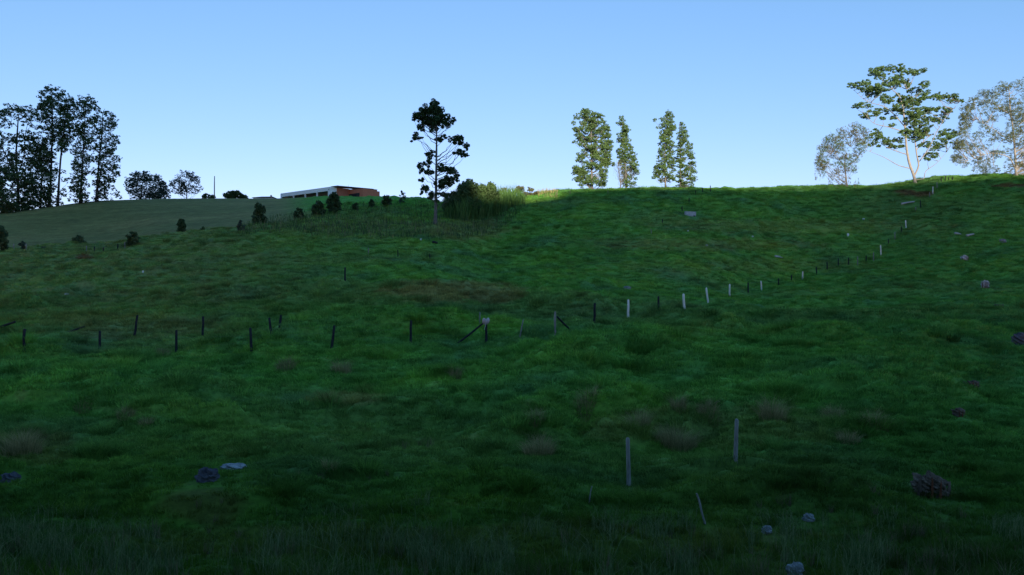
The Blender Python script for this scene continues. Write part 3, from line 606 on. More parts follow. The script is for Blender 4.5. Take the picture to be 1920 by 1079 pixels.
# right-hand trees
s3 = 4.317
BIG = zc([(300,110,80,45),(430,80,65,35),(590,100,65,30),(130,225,75,30),(190,190,30,18),(250,265,60,55),(330,240,80,35),(380,185,60,35),(450,180,35,25),(520,195,35,28),(650,210,40,25),(580,255,50,20),(700,300,80,35),(800,305,45,30),(890,320,45,28),(945,338,25,15),(150,378,60,22),(350,330,40,40),(430,340,60,45),(520,330,40,40),(215,455,60,28),(320,430,60,25),(480,400,90,40),(600,430,90,35),(700,420,60,30),(790,405,30,15),(850,420,40,25),(780,485,65,35),(560,500,60,45),(650,480,50,40),(590,570,60,45),(680,560,50,30),(490,600,45,30),(580,640,60,28),(680,610,45,28),(440,660,40,20),(270,600,45,30),(300,650,60,30),(360,680,30,22),(420,715,50,14),(480,715,25,14),(680,700,50,25),(820,650,70,40),(860,600,60,28),(780,720,50,25),(700,790,60,30),(400,540,25,12),(330,485,20,15),(420,475,25,15),(540,340,30,20),(600,350,40,25),(460,150,40,20),(230,700,18,12),(290,710,15,10)], 1580, 110, s3)
_sat = [(u + random.uniform(-1.1, 1.1) * ru, v + random.uniform(-.3, 1.1) * rv, ru * .4, rv * .45) for u, v, ru, rv in BIG for _q in range(2)]
BIG = [(u, v, ru * .92, rv * .8) for u, v, ru, rv in BIG] + _sat
tree('eucalyptus_tree', 'large spreading eucalyptus with pale forked trunk and layered green clumps', 'tree', 125,
     [zp(p, 1580, 110, s3) for p in ([(592,1012),(575,950),(535,830),(515,700),(505,560),(490,420),(460,310),(400,255)], [(592,965),(615,860),(600,780),(585,660),(570,450),(560,300),(520,250)],
      [(615,840),(690,740),(760,600),(820,500),(950,350)], [(600,740),(680,650),(760,590)], [(545,900),(460,870),(330,800),(180,740)], [(520,790),(400,740),(320,700)], [(508,560),(400,440),(330,390),(200,350),(90,260)],
      [(508,600),(380,560),(260,530),(170,440)], [(595,985),(655,975),(670,920),(760,850),(840,760)])],
     BIG, M['leafgreen'], M['barkpale'], .23, .08, 640, .1, depth=.9, airy=.48, lightm=M['leafmid'])
tree('wispy_tree', 'low wispy olive-grey tree with drooping twigs left of the big eucalyptus', 'tree', 125,
     [[(1589, 359), (1586, 330), (1583, 308), (1588, 300)], [(1584, 315), (1572, 298), (1562, 285)], [(1586, 316), (1606, 300), (1612, 290), (1622, 272)], [(1608, 298), (1604, 284), (1594, 276)]],
     profile([(236, 1592, 1622), (255, 1552, 1634), (275, 1534, 1630), (300, 1530, 1604), (325, 1536, 1606)], 66, (5, 9), .8) +
     [(1530 + i * 8 + random.uniform(-3, 3), 335 + random.uniform(-8, 14), 2.5, 10) for i in range(11)], M['leafrust'], M['barkgrey'], .14, .05, 190, 0, lightm=M['leafmid'], twig=1, airy=.35)
tree('wispy_tree', 'tall airy pale tree cut by the right edge of the photo', 'tree', 125,
     [[(1906, 333), (1903, 285), (1899, 240), (1893, 195), (1892, 170)], [(1905, 318), (1890, 295), (1860, 288), (1815, 302)], [(1900, 268), (1880, 255), (1855, 238), (1830, 225)], [(1900, 245), (1930, 220), (1950, 200)], [(1896, 215), (1870, 200), (1845, 190)]],
     profile([(152, 1885, 1950), (170, 1842, 1985), (195, 1808, 2000), (235, 1800, 2005), (270, 1792, 2000), (300, 1786, 1985), (325, 1830, 1960)], 150, (6, 11), .7), M['leafgrey'], M['barkpale'], .18, .05, 260, 0, lightm=M['leafolive'], twig=1, airy=.4)

# ------------------------------------------------------------------ bushes on the slope below the house
def bush(label, u, v, w, h, m='leafdark', n=14, name='bush', grp=None, size=.12, dens=170, dm=9):
    d = hit(u, v, dm)
    return tree(name, label, 'bush', d, [[(u, v), (u, v - h * .5)]], profile([(v - h, u - w * .2, u + w * .2), (v - h * .6, u - w * .48, u + w * .48), (v - h * .12, u - w * .45, u + w * .45)], n, (w * .10, w * .20), .85), M[m], M['barkdark'], .06, size, dens * .6, .1, group=grp, airy=.25)
bush('dark rounded bush on the lawn below the left ridge, nearest the grove', 148, 474, 26, 29, n=24, size=.13, dens=260, dm=96)
bush('scraggly small tree at the edge of the pale lawn right of the dark rounded bush', 248, 463, 26, 26, n=16, dens=110, dm=90)
bush('cone-shaped small tree standing alone on the pale lawn', 340, 440, 17, 28, n=18, dens=220, dm=99)
bush('tiny shrub at the lawn edge right of the cone-shaped tree', 380, 438, 10, 10, n=6, dm=99)
bush('dark bush cut by the left edge of the photo at the lawn foot', 2, 472, 26, 46, n=26, dens=240, dm=90)
bush('faint low shrub left of the dark rounded bush', 41, 472, 14, 18, 'leafblue', n=8, dens=90, dm=92)
bush('very low faint shrub between two thin lawn stakes', 83, 475, 12, 12, 'leafblue', n=6, dens=90, dm=92)
bush('egg-shaped dark young tree left of the path of weeds below the low roof', 487, 424, 27, 40, n=26, dens=240, dm=98)
bush('small dark sapling between the egg-shaped tree and the round bush', 560, 412, 18, 20, n=12, dens=200, dm=98)
bush('round dark bush below the white wing of the house', 597, 406, 24, 27, n=22, dens=260, dm=98)
bush('tall dark bush standing in front of the corner of the house', 626, 400, 27, 36, n=26, dens=260, dm=98)
bush('small shrub with a pale stake below the terracotta wall', 666, 396, 12, 14, n=8, dm=98)
bush('small dark sapling right of the house', 696, 391, 11, 16, n=8, dm=98)
bush('broad low bush where the weeds meet the sky right of the house', 725, 388, 18, 20, n=14, dm=98)
bush('loose young plant breaking the skyline left of the lone tree', 755, 384, 12, 26, 'leafblue', n=10, dens=70, dm=98)
bush('bluish weed clump at the left end of the rough strip', 452, 436, 14, 20, 'leafblue', n=9, dens=110)
bush('yellow-green bushy treetop rising from the thicket, right of the lone tree', 878, 402, 54, 58, 'leafmid', n=66, dens=200, dm=100)
bush('narrow upright shrub in the thicket, between two taller crowns', 902, 400, 34, 50, 'leafmid', n=44, dens=200, dm=100)
bush('dark leafy young tree at the right of the thicket', 920, 400, 34, 54, 'leafmid', n=50, dens=210, dm=100)
bush('sparse rusty shrub behind the thicket', 945, 384, 20, 30, 'leafrust', n=16, dens=70, dm=110)
bush('dark bushes low in the thicket beside the lone tree', 850, 402, 40, 30, 'leafdark', n=26, dens=200)
tree('bush', 'flat-topped thorny shrub with small trunks on the sunlit crest', 'bush', 126, [[(988, 376), (987, 364)], [(998, 375), (996, 364)]],
     profile([(352, 968, 982), (356, 966, 1008), (364, 968, 1012), (371, 976, 1008)], 26, (4, 7), .5), M['leafolive'], M['barkdark'], .06, .09, 130, .2, lightm=M['leafrust'])

# ------------------------------------------------------------------ rank vegetation (nobody could count it)
def region_pts(n, us, vs, shape=None):
    """random ground points whose photograph pixel lies in a band"""
    out = []
    while len(out) < n:
        u = rng.uniform(*us); v = rng.uniform(*vs)
        if shape and not shape(u, v): continue
        i = int((u + 900) / 10); ok = (VT[i] <= v) & (DG > 14)
        d = DG[np.argmax(ok)] + rng.uniform(-.8, .8); out.append(((u - CX) / F * d, d))
    a = np.array(out); return np.column_stack([a, zg(a[:, 0], a[:, 1])])
rows = [(450, 425, 452), (520, 408, 446), (600, 396, 448), (700, 385, 452), (780, 381, 455), (860, 388, 456), (920, 386, 446), (965, 382, 420), (985, 380, 400)]
RU, RA, RB = np.array(rows, float).T
def inrough(u, v): return np.interp(u, RU, RA) - 1 < v < np.interp(u, RU, RB) + 3 * math.sin(u * .11)
P = region_pts(7000, (450, 985), (380, 456), inrough); n = len(P)
V, q, t = blades(P, rng.uniform(.25, .75, n), rng.uniform(.03, .09, n), .35, .2)
o = add_blade_mesh('green_weeds', V, q, t, M['weedgreen']); tag(o, 'rough green weeds between the pale lawn and the lone tree', 'weeds', kind='stuff')
def instalk(u, v):
    a, b_ = np.interp(u, RU, RA), np.interp(u, RU, RB); f = (v - a) / (b_ - a)
    return 0 < f < 1.04 and random.random() < (.25 + .75 * (f > .62)) * (.35 + .65 * (float(fbm(np.array([u / 30.]), np.array([v / 9.]), 5, 2)[0]) > -.05))
P = region_pts(1500, (450, 975), (380, 456), instalk); n = len(P)
V, q, t = blades(P, rng.uniform(.5, 1.25, n), rng.uniform(.02, .05, n), .15, .12)
o = add_blade_mesh('rough_weeds', V, q, t, M['weed']); tag(o, 'tall dry pale weed stalks running from the pale lawn to the thicket', 'weeds', kind='stuff')
def inreed(u, v): return np.interp(u, [830, 870, 960, 985], [392, 388, 383, 382]) < v < np.interp(u, [830, 870, 930, 985], [412, 420, 412, 390])
P = region_pts(5200, (832, 985), (382, 422), inreed); n = len(P)
hh = np.interp(CX + F * P[:, 0] / P[:, 1], [832, 860, 900, 940, 965, 985], [1.6, 2.9, 3.2, 2.8, 2.5, 1.1]) * rng.uniform(.5, 1.15, n)
V, q, t = blades(P, hh, rng.uniform(.05, .12, n), .18, .25)
o = add_blade_mesh('reed_thicket', V, q, t, M['reed']); tag(o, 'thicket of tall green reeds and cane right of the lone tree', 'reeds', kind='stuff')
P = region_pts(500, (1008, 1046), (368, 376)); n = len(P)
V, q, t = blades(P, rng.uniform(.3, .8, n), rng.uniform(.03, .06, n), .25, .2)
o = add_blade_mesh('dry_grass', V, q, t, M['dry']); tag(o, 'pale dry grass on the sunlit crest right of the thorny shrub', 'grass', kind='stuff')
def infore(u, v): return random.random() < .15 + .85 * (float(fbm(np.array([u / 120.]), np.array([v / 30.]), 7, 2)[0]) > 0) * (500 < u < 1650 or v > 1000)
def fore_pts(n):
    out = []
    while len(out) < n:
        d = rng.uniform(12.5, 18.5); u = rng.uniform(-40, 1960)
        if any(abs(u - cu) < cr * F / d and VT[min(int((u + 900) / 10), 359), np.searchsorted(DG, d)] > cv - 5 for cu, cv, cr, cf in CLEAR[:10]) and random.random() < .85: continue
        if 290 < u < 500 and d > 17: continue
        if random.random() < .05 + .95 * (float(fbm(np.array([u / 140.]), np.array([d / 1.3]), 7, 2)[0]) > .08): out.append(((u - CX) / F * d, d))
    a = np.array(out); return np.column_stack([a, zg(a[:, 0], a[:, 1]) - .03])
P = fore_pts(9000); n = len(P)
V, q, t = blades(P, rng.uniform(.3, .95, n) * np.interp(P[:, 1], [12, 15, 18.5], [.8, .9, .45]), rng.uniform(.005, .012, n), .32, .55)
o = add_blade_mesh('tall_grass', V, q, t, M['strand']); tag(o, 'tall pale-tipped grass strands along the bottom of the pasture', 'grass', kind='stuff')
# individual tussocks
TG = 'straggly brownish grass tussocks on the lower slope'
def tussock(label, u, v, w, h, n=420):
    b = place(u, v); px = b[1] / F; R = w * px / 2; hh = h * px
    r = R * np.sqrt(rng.uniform(0, 1, n)); a = rng.uniform(0, 6.283, n); x = r * np.cos(a) * .8; y = r * np.sin(a) * .6
    P = np.column_stack([x, y, zg(x + b[0], y + b[1]) - b[2] - .05]); H = hh * rng.uniform(.5, 1.4, n) * (1 - .45 * (r / R) ** 2) + .05
    V, q, t = blades(P, H, rng.uniform(.005, .011, n) * max(1, b[1] / 30), .45, .5, a + rng.normal(0, .6, n))
    o = add_blade_mesh('grass_tussock', V, q, t, M['dry']); o.location = b; tag(o, label, 'grass tussock', TG)
for L_, u, v, w, h, n in (
    ('widest brown tussock, between the two weathered foreground posts', 1268, 842, 92, 40, 1500),
    ('tall straggly tussock right of the upper weathered foreground post', 1448, 786, 58, 40, 800),
    ('brown tussock up the slope from the left foreground post', 1196, 802, 56, 36, 700),
    ('small brown tussock just above the widest one', 1272, 768, 34, 26, 400),
    ('ragged tussock above and left of the upper foreground post', 1330, 776, 50, 26, 500),
    ('brown tussock farther right, level with the upper foreground post top', 1560, 786, 50, 26, 500),
    ('low tussock near the right tangle of weeds', 1640, 800, 60, 30, 600),
    ('small pointed red-brown tussock right of the middle of the slope', 853, 711, 26, 26, 300),
    ('round tussock in the middle of the lower slope', 1004, 796, 34, 30, 420),
    ('greyish tussock left of the middle, below the fence', 640, 700, 44, 26, 420),
    ('faint tussock right of the fourth dark fence post', 536, 694, 42, 22, 400),
    ('small dark tussock left of the third dark post foot', 306, 668, 30, 16, 260),
    ('round dark tussock on the lower left slope', 236, 788, 38, 20, 380),
    ('smaller dark tussock just right of the round dark one', 273, 796, 30, 16, 300),
    ('wide brown tussock at the far left of the lower slope', 42, 852, 80, 44, 900),
    ('flattened tussock above the wide brown one on the left', 156, 772, 40, 16, 300),
    ('reddish tussock above the bank right of the pale rock', 618, 884, 32, 22, 320),
    ('leafy dark tussock left of the left foreground post', 1010, 856, 70, 36, 800),
    ('tussock beyond the leafy dark one, nearer the post', 1100, 760, 44, 34, 500),
    ('brown tuft low on the right below the small stump', 1590, 830, 50, 22, 400)):
    tussock(L_, u, v, w, h, n)

# ------------------------------------------------------------------ fences
def post_mesh(h, r, lean=0, square=False):
    k = 4 if square else 8; zz = np.array([-.25, 0, h * .3, h * .65, h * .97, h]); 
    P = np.column_stack([lean * np.maximum(zz, 0) / h, 0 * zz, zz]); P[1:, :2] += rng.normal(0, r * .12, (5, 2))
    return tube(P, np.array([1.1, 1.08, 1, .97, .92, .55]) * r, k, .05)
def fence(name, label, posts, wires=(.35, .68, .95), braces=(), dm=9):
    """posts: (u, v_top, v_base, material, lean px, part label)"""
    B = [place(p[0], p[2], dm) for p in posts]; o = thing(name, label, 'fence', tuple(B[0])); tops = []
    for p, b in zip(posts, B):
        u, vt, vb, m, ln = p[:5]; px = b[1] / F; h = (vb - vt) * px; r = {'w': .075, 'd': .07, 'g': .058, 't': .03}[m]
        mm = {'w': M['postwhite'], 'd': M['postdark'], 'g': M['postgrey'], 't': M['postgrey']}[m]
        c = mesh('post', post_mesh(h, r, ln * px), mm, o, True); c.location = b - B[0]; tops.append((b, h, ln * px))
        if len(p) > 5: c['label'] = p[5]
    W_ = []
    for (b0, h0, l0), (b1, h1, l1) in zip(tops, tops[1:]):
        for f_ in wires:
            a = b0 + np.array([l0 * f_, 0, h0 * f_]) - B[0]; c = b1 + np.array([l1 * f_, 0, h1 * f_]) - B[0]
            t = np.linspace(0, 1, 5)[:, None]; Q = a + (c - a) * t; Q[:, 2] -= np.sin(t[:, 0] * np.pi) * .03; W_ += tube(Q, .0022, 3, cap=False)
    if W_: mesh('wire', W_, M['wire'], o)
    for (u0, v0, u1, v1, near) in braces:
        b = place(u1, v1); d0 = B[near][1]; a = pt(u0, v0, d0); mesh('brace', [(V - B[0], f) for V, f in tube([a, (a + b) / 2 + [0, 0, -.02], b], [.05, .055, .05], 6, .05)], M['postdark'], o, True)
    return o
fence('wire_fence', 'line of dark posts crossing the lower left pasture to the post with the sack',
      LF,
      braces=[(907, 606, 858, 645, 6)])
wd = lambda c, n=0: c
fence('wire_fence', 'long fence of white and dark posts climbing the right slope', HF, braces=[(1045, 595, 1068, 618, 0)])
fence('wire_fence', 'old broken back fence of leaning posts behind the left fence line',
      [(252, 592, 632, 'd', 6), (380, 594, 633, 'd', 1), (509, 597, 629, 'd', -4), (525, 593, 614, 'd', 2)], wires=(.8,), braces=[(509, 622, 488, 629, 2)])
fence('wire_fence', 'line of thin posts along the foot of the pale lawn at the far left',
      [(26, 458, 472, 'g', 0), (49, 458, 473, 'g', 0), (162, 462, 475, 'g', 0), (177, 465, 476, 'd', 0), (194, 476, 486, 'd', 0), (221, 458, 468, 'd', 0), (234, 455, 466, 'g', 0)], dm=88)
fence('wire_fence', 'thin poles standing on the skyline right of the last hill fence post',
      [(1765, 334, 341, 'd', 0), (1773, 330, 340, 'd', 0), (1779, 333, 339, 'd', 0), (1786, 333, 338, 'd', 0)], wires=(), dm=112)
fence('wire_fence', 'short line of dark stakes coming down from the ridge behind the concrete trough',
      [(1332, 349, 359, 'd', 0), (1317, 353, 361, 'd', 0), (1304, 359, 366, 'd', 0), (1292, 373, 382, 'd', 0), (1279, 388, 397, 'd', 0), (1242, 412, 419, 'd', 0)], wires=(.6,))
fence('wire_fence', 'thin poles on the crest between the dry grass and the four ridge trees', [(1044, 361, 369, 't', 0), (1069, 358, 366, 't', 0), (1140, 356, 363, 't', 0)], wires=(), dm=110)
def single(name, label, cat, u, vt, vb, m, r, ln=0, k=8, grp=None):
    b = place(u, vb); px = b[1] / F; h = (vb - vt) * px; o = mesh(name, post_mesh(h, r, ln * px), M[m], smooth=True); o.location = b; return tag(o, label, cat, grp)
PG = 'weathered posts and stakes standing alone'
single('fence_post', 'weathered grey foreground post, left and lower of the two', 'post', 1179, 822, 912, 'postgrey', .058, -2, grp=PG)
single('fence_post', 'weathered grey foreground post, right and higher of the two', 'post', 1379, 788, 862, 'postgrey', .058, 2, grp=PG)
single('wooden_stake', 'thin pale stake leaning between the sack post and the hill fence', 'stake', 975, 600, 632, 'postgrey', .035, 6, grp=PG)
single('wooden_stake', 'pale pole just behind the post carrying the sack', 'stake', 899, 588, 612, 'postgrey', .045, 1, grp=PG)
single('wooden_stake', 'dark lone post standing in mid-slope left of the brown patch', 'post', 647, 503, 526, 'postdark', .07, 0, grp=PG)
single('wooden_stake', 'thin stake below the weeds, left of the lone tree foot', 'stake', 691, 466, 478, 'postgrey', .05, 0, grp=PG)
single('wooden_stake', 'short dark stake below the lone tree foot, left of the pair', 'stake', 746, 470, 482, 'postdark', .05, 0, grp=PG)
single('wooden_stake', 'short dark stake in the pasture just below the fallen dark board', 'stake', 806, 478, 490, 'postdark', .05, 0, grp=PG)
single('wooden_stake', 'yellowish small stake on the upper right slope left of the trough', 'stake', 1221, 431, 440, 'postgrey', .05, 0, grp=PG)
def stick(name, label, cat, pts_, rad, m='postgrey', grp=None):
    b = place(*pts_[0]); W3 = [b]; d = b[1]
    for u, v in pts_[1:]: W3.append(pt(u, v, d))
    P = curve(np.array(W3), 10) - b; o = mesh(name, tube(P, np.linspace(rad, rad * .7, 10), 7, .08), M[m], smooth=True); o.location = b; return tag(o, label, cat, grp)
stick('dead_branch', 'crooked pale dead stick standing in the foreground grass', 'stick', [(1322, 984), (1316, 962), (1311, 940), (1306, 926)], .028)
stick('dead_branch', 'thin grey forked twig in the rank grass left of the foreground post', 'stick', [(1105, 945), (1107, 925), (1110, 912)], .018)
stick('fallen_post', 'slanting dark broken post at the left edge of the photo', 'post', [(-6, 616), (12, 610), (29, 604)], .08, 'postdark')
stick('fallen_post', 'slanting dark broken post left of the leaning back fence', 'post', [(126, 626), (142, 619), (159, 613)], .07, 'postdark')
stick('fallen_post', 'small pale stick lying at the foot of the second dark post', 'stick', [(172, 657), (178, 660), (186, 662)], .03, 'postwhite')

# the sack tied on the fence post
b = place(912, 643); px = b[1] / F; c0 = np.array([b[0] - 1 * px, b[1] - .02, b[2] + 40 * px])
th, ph = np.meshgrid(np.linspace(0, np.pi, 16), np.linspace(0, 2 * np.pi, 25)[:-1], indexing='ij')
rr = 1 + .13 * np.sin(3 * ph + 2 * th) + .08 * np.sin(7 * ph) * np.sin(th); rr[:4] *= np.array([.45, .5, .75, .9])[:, None]
X = .20 * rr * np.sin(th) * np.cos(ph); Y = .17 * rr * np.sin(th) * np.sin(ph); Z = .21 * rr * np.cos(th) - .10 * np.exp(-((X / .05) ** 2)) * (th < 1.0)
V = np.stack([X, Y, Z], -1).reshape(-1, 3); a_ = np.arange(15)[:, None] * 24; j_ = np.arange(24)[None]
Fq = np.stack([a_ + j_, a_ + 24 + j_, a_ + 24 + (j_ + 1) % 24, a_ + (j_ + 1) % 24], -1).reshape(-1, 4)
sk = thing('sack', 'pinkish white sack tied over the top of the braced fence post', 'sack', tuple(c0)); mesh('bag', [(V, Fq)], M['sack'], sk, True)
mesh('tie_string', tube([[0, -.17, -.12], [-.03, -.18, -.3], [-.09, -.15, -.5]], [.012, .01, .008], 5), M['plastic'], sk, True)

# ------------------------------------------------------------------ stumps, stones, logs, litter
def lump(w, h, dd, seed, n=26, jag=.18, flatb=True):
    th, ph = np.meshgrid(np.linspace(0, np.pi, n), np.linspace(0, 2 * np.pi, n * 2 + 1)[:-1], indexing='ij')
    nx = np.sin(th) * np.cos(ph); ny = np.sin(th) * np.sin(ph); nz = np.cos(th)
    r = 1 + jag * 1.6 * fbm(nx * 1.7 + nz * 2.1 + seed * 3.3, ny * 1.7 - nz * 1.3 + seed, seed, 4)
    r = r * (1 / np.maximum(np.maximum(np.abs(nx), np.abs(ny)), np.abs(nz))) ** .22
    V = np.stack([nx * r * w / 2, ny * r * dd / 2, nz * r * h / 2 + h * .3], -1).reshape(-1, 3); k = n * 2
    a_ = np.arange(n - 1)[:, None] * k; j_ = np.arange(k)[None]
    return V, np.stack([a_ + j_, a_ + k + j_, a_ + k + (j_ + 1) % k, a_ + (j_ + 1) % k], -1).reshape(-1, 4)
def rock(label, u, v, w, h, m, seed, name='rock', cat='rock', grp=None, jag=.5, dd=None):
    b = place(u, v); px = b[1] / F; k_ = .65 if cat == 'litter' else 1
    o = mesh(name, [lump(w * px * k_, h * px * 1.3 * k_, (dd or w * .7) * px * k_, seed, jag=jag)], M[m]); o.location = b
    o.rotation_euler[2] = rng.uniform(-.3, .3); return tag(o, label, cat, grp)
rock('dark weathered boulder on the lower left slope beside the pale slab', 388, 903, 36, 22, 'stonedark', 3)
rock('flat pale bluish slab of rock right of the dark boulder', 437, 880, 42, 9, 'stone', 4, jag=.35)
rock('bluish stone in the foreground grass on the right', 1516, 978, 20, 13, 'stone', 5)
rock('small pale stone fragments right of the crooked stick', 1438, 1001, 18, 13, 'stone', 6, jag=.5)
rock('large bluish stone at the bottom edge right of centre', 1491, 1084, 30, 26, 'stone', 8)
rock('dark faint rock at the left edge, level with the boulder', 20, 905, 30, 16, 'stonedark', 9)
rock('small pinkish stone on the slope above the first white post', 1176, 543, 12, 5, 'stone', 10)
rock('bluish stone near the right edge, beside the two fallen logs', 1880, 456, 12, 6, 'stone', 11)
rock('dark blue rock cut by the right edge of the photo', 1912, 646, 26, 18, 'stonedark', 12, jag=.4)
def shard(x, y, h, r, lean, dk=5):
    a = np.arange(dk) / dk * 6.283 + rng.uniform(0, 6); B_ = np.column_stack([x + r * np.cos(a), y + r * .6 * np.sin(a), np.full(dk, -.15)])
    T_ = np.column_stack([x + lean + r * .45 * np.cos(a), y + r * .3 * np.sin(a), h * (1 + .25 * rng.normal(size=dk))])
    V = np.vstack([B_, T_, [[x + lean * 1.2, y, h * 1.15]]]); j = np.arange(dk)
    return [(V[:2 * dk], np.stack([j, (j + 1) % dk, (j + 1) % dk + dk, j + dk], 1)), (np.vstack([T_, V[-1:]]), np.array([[q, (q + 1) % dk, dk] for q in range(dk)]))]
def stump(label, u, v, w, h, seed, m='stump'):
    b = place(u, v); px = b[1] / F; W_, H_ = w * px, h * px; o = thing('tree_stump', label, 'tree stump', tuple(b), 'rotting stumps on the right slope')
    mesh('stump_body', [lump(W_ * .78, H_ * .9, W_ * .5, seed, 34, .6)], M[m], o)
    pa = []
    for i in range(9): pa += shard(rng.uniform(-.42, .45) * W_, rng.uniform(-.22, .0) * W_, H_ * rng.uniform(.25, .62), W_ * rng.uniform(.05, .10), rng.normal(0, .04) * W_)
    mesh('splintered_bark', pa, M['stump'], o)
    mesh('rotten_heartwood', sum([shard(x_ * W_, -.30 * W_, H_ * .5, W_ * .05, .02) for x_ in (-.1, .12)], []), M['stumpred'], o)
stump('largest rotting stump with reddish wood, alone in the lower right foreground', 1743, 926, 70, 46, 21)
stump('mottled grey and red stump on the right slope halfway up', 1822, 728, 30, 16, 22)
stump('low grey stump on the right slope above the largest stump', 1797, 779, 26, 16, 23)
stump('pointed pale stump shard on the upper right slope', 1847, 540, 16, 15, 24, 'log')
stump('pale jagged stump near the fallen logs on the right', 1808, 490, 14, 12, 25, 'log')
stump('low flat dark stump below the pointed shard on the right', 1872, 578, 20, 8, 26)
def log(label, u0, v0, u1, v1, r, m='log'):
    a, b = place(u0, v0), place(u1, v1); b = np.array([(u1 - CX) / F * a[1], a[1] + .2, 0]); b[2] = gz(b[0], b[1]); P = curve([a, (a + b) / 2 + [0, 0, .04], b], 10)
    P[:, 2] = np.maximum(P[:, 2], zg(P[:, 0], P[:, 1])) + r * .6
    o = mesh('fallen_log', tube(P - a, np.linspace(r, r * .7, 10), 9, .12), M[m], smooth=True); o.location = a; return tag(o, label, 'log', 'bleached logs lying on the slopes')
log('bleached log lying on the upper right slope, left one of two end to end', 1790, 442, 1807, 446, .14)
log('bleached log lying on the upper right slope, right one of two end to end', 1812, 445, 1828, 445, .15)
log('pale short log lying on the slope left of the fence bend', 1453, 483, 1469, 483, .13)
log('grey plank-like log near the red soil below the big eucalyptus', 1690, 385, 1716, 382, .13)
log('dark fallen board below the weeds right of the small stake', 811, 457, 820, 464, .13, 'postdark')
for L_, u, v, w, h in (('white scrap lying on the left slope, high up alone', 268, 513, 4, 6), ('flat white scrap beside a dark tuft on the left slope', 125, 555, 10, 4), ('white scrap at the lower edge of the weeds', 789, 452, 5, 5),
                       ('white scrap on the right slope left of the fence, lower of two', 1590, 444, 5, 7), ('small white scrap on the right slope, upper of two', 1619, 415, 5, 5), ('tiny white scrap in the middle of the right slope', 1325, 462, 6, 3),
                       ('tiny pale scrap below the concrete trough', 1290, 435, 4, 3), ('tiny pale scrap level with the fence top, far along the slope', 1411, 446, 5, 3)):
    rock(L_, u, v, w, h, 'plastic', int(u) % 37, 'litter_scrap', 'litter', 'white scraps of litter on the pasture', .5)

# concrete trough on the upper slope
b = place(1294, 405); px = b[1] / F; w, h = 21 * px, 7 * px; t = thing('water_trough', 'bluish concrete water trough on the upper slope below the ridge trees', 'trough', tuple(b)); t.rotation_euler = (0, math.radians(4), math.radians(-12))
tv = [box((-w/2, -.35, -.2), (w/2, -.27, h)), box((-w/2, .27, -.2), (w/2, .35, h + .05)), box((-w/2, -.27, -.2), (-w/2 + .09, .27, h)), box((w/2 - .09, -.27, -.2), (w/2, .27, h)), box((-w/2 + .09, -.27, -.2), (w/2 - .09, .27, h * .55))]
mesh('basin', tv, M['conc'], t)
for q in (-w/2 + .1, w/2 - .35): mesh('foot', [box((q, -.36, -.25), (q + .25, -.352, .0))], M['stonedark'], t)

# ------------------------------------------------------------------ the house on the hill
HC = np.array([-43.4, 190.0]); ax = np.array([-.755, .656]); bx_ = np.array([.656, .755]); Z0 = 20.0
house = thing('house', 'modern flat-roofed house with white wing and terracotta block on the hilltop', 'house', (HC[0], HC[1], Z0))
house.rotation_euler[2] = math.atan2(bx_[1], bx_[0])            # local x = b (right-back), local y = a (left-back)
def hb(name, boxes, m, parent=house):                          # boxes in (a0, a1, b0, b1, z0, z1) with world z
    parts = [box((b0, a0, z0 - Z0), (b1, a1, z1 - Z0)) for a0, a1, b0, b1, z0, z1 in boxes]; return mesh(name, parts, M[m], parent)
hb('fascia', [(0, 21, 0, .35, 23.12, 24.05)], 'white')
hb('end_pillar', [(0, .9, 0, .35, 20, 23.12)], 'white')
for a in (5.3, 10.2, 15.2): hb('column', [(a, a + .3, .02, .32, 20, 23.118)], 'white')
hb('end_pillar', [(20.4, 21, 0, .35, 20, 23.118)], 'white')
hb('side_wall', [(0, .25, .352, 1.9, 20, 24.05)], 'white')
hb('flat_roof', [(.252, 21, .352, 9, 23.75, 24.0)], 'grey')
hb('soffit', [(.252, 20.9, .352, 3.0, 23.6, 23.745)], 'dark')
hb('back_wall', [(.26, 20.9, 3.0, 3.2, 20, 23.74)], 'grey')
hb('far_wall', [(20.7, 20.98, .36, 9, 20, 23.74)], 'white')
for i, a in enumerate((5.9, 10.8, 15.7)):
    w_ = hb('window', [(a, a + 3.8, 2.93, 2.99, 20.2, 22.6)], 'white'); hb('pane', [(a + .12, a + 1.84, 2.90, 2.925, 20.3, 22.5), (a + 1.96, a + 3.68, 2.90, 2.925, 20.3, 22.5)], 'glass', w_)
for a0, a1 in ((5.7, 10.1), (10.6, 15.1), (15.6, 20.3)): hb('parapet', [(a0, a1, .1, .22, 20, 21.75)], 'white')
hb('terracotta_wall', [(0, .25, 1.902, 5.46, 20, 24.04)], 'orange')
hb('terracotta_block', [(-5.4, 0, 5.46, 9.9, 20.0, 23.75)], 'orange')
hb('block_coping', [(-5.45, .05, 5.41, 9.95, 23.752, 23.85)], 'roofbrown')
hb('cantilever', [(-5.38, -.2, 9.902, 10.7, 22.3, 23.45)], 'orange')
w_ = hb('window', [(-4.2, -.25, 5.38, 5.455, 20.6, 22.75)], 'dark'); hb('pane', [(-3.2, -.4, 5.36, 5.378, 20.7, 22.55)], 'glass', w_)
hb('rear_block', [(.26, 8, 3.3, 9.8, 20, 24.03)], 'orange')
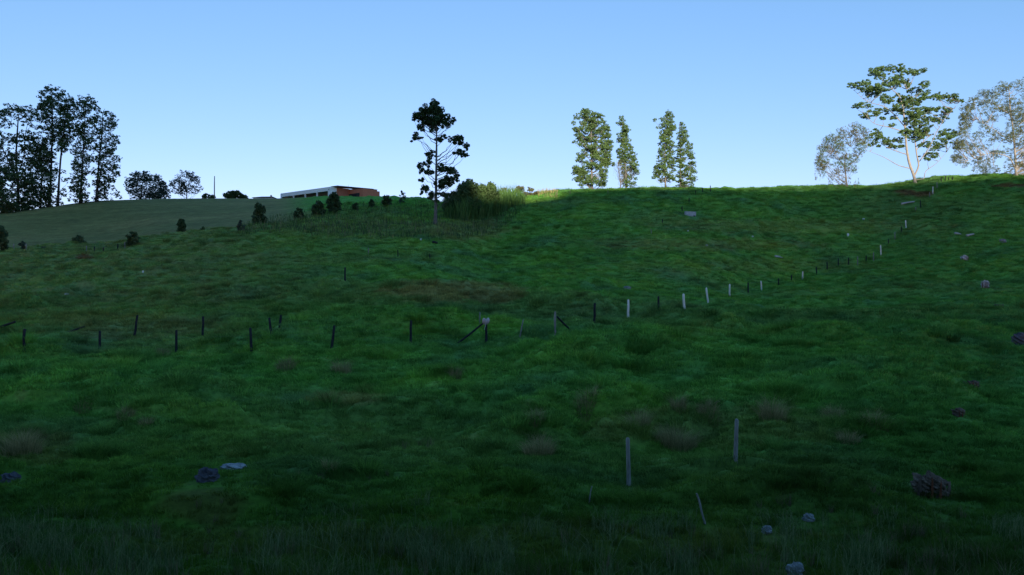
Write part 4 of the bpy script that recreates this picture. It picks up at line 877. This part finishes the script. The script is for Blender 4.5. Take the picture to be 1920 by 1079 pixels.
rs = mesh('roof_slab', [box((1.0, -1.5, 24.15 - Z0), (12, 1.2, 24.32 - Z0))], M['dark'], house)
rs.data.vertices.foreach_get('co', _c := np.zeros(24, np.float32)); _c = _c.reshape(-1, 3); _c[:, 2] += (_c[:, 0] - 1) * .022; rs.data.vertices.foreach_set('co', _c.ravel())
mesh('antenna', tube([[5.4, 0, 24.3 - Z0], [5.4, 0, 25.1 - Z0]], [.02, .015], 5), M['dark'], house)
hb('wall_lamp', [(.35, .5, -.12, -.005, 23.3, 23.5)], 'dark')
an = mesh('annex', [box((-43.4 + 9.2 + 1, 198, 20), (-43.4 + 14, 204, 21.9))], M['white'])
tag(an, 'low white annex roof behind the right end of the terracotta block', 'building')
_v = np.zeros(24, np.float32); an.data.vertices.foreach_get('co', _v); _v = _v.reshape(-1, 3); top = _v[:, 2] > 21; _v[top & (_v[:, 0] < -32), 2] = 22.9; _v[top & (_v[:, 0] > -32), 2] = 21.5; an.data.vertices.foreach_set('co', _v.ravel())
d_ = 205.; xa, xb, xm = [(u - CX) / F * d_ for u in (478, 520, 499)]; zt = (HV - 369.3) / F * d_; ze = (HV - 373.5) / F * d_
sh = thing('outbuilding', 'low dark-roofed outbuilding left of the white wing', 'building', (xm, d_, ze - 2.4))
o_ = np.array([xm, d_, ze - 2.4]); R_ = np.array([[xa, d_ - 3, ze], [xb, d_ - 3, ze], [xb, d_ + 5, ze], [xa, d_ + 5, ze], [xa + 1.5, d_ + 1, zt + .1], [xb - 1.5, d_ + 1, zt + .1]]) - o_
mesh('roof', [(R_, np.array([[0, 1, 5, 4], [2, 3, 4, 5]])), (R_, np.array([[0, 4, 3], [1, 2, 5]]))], M['roofbrown'], sh)
mesh('wall', [box((xa + .4 - xm, -2.6, 0), (xb - .4 - xm, 4.6, 2.35))], M['white'], sh)
mesh('chimney', [box(((506 - CX) / F * d_ - xm - .15, .8, 2.5), ((506 - CX) / F * d_ - xm + .2, 1.2, zt - o_[2] + .45))], M['chim'], sh)
print('SCENE BUILT', len(bpy.data.objects))
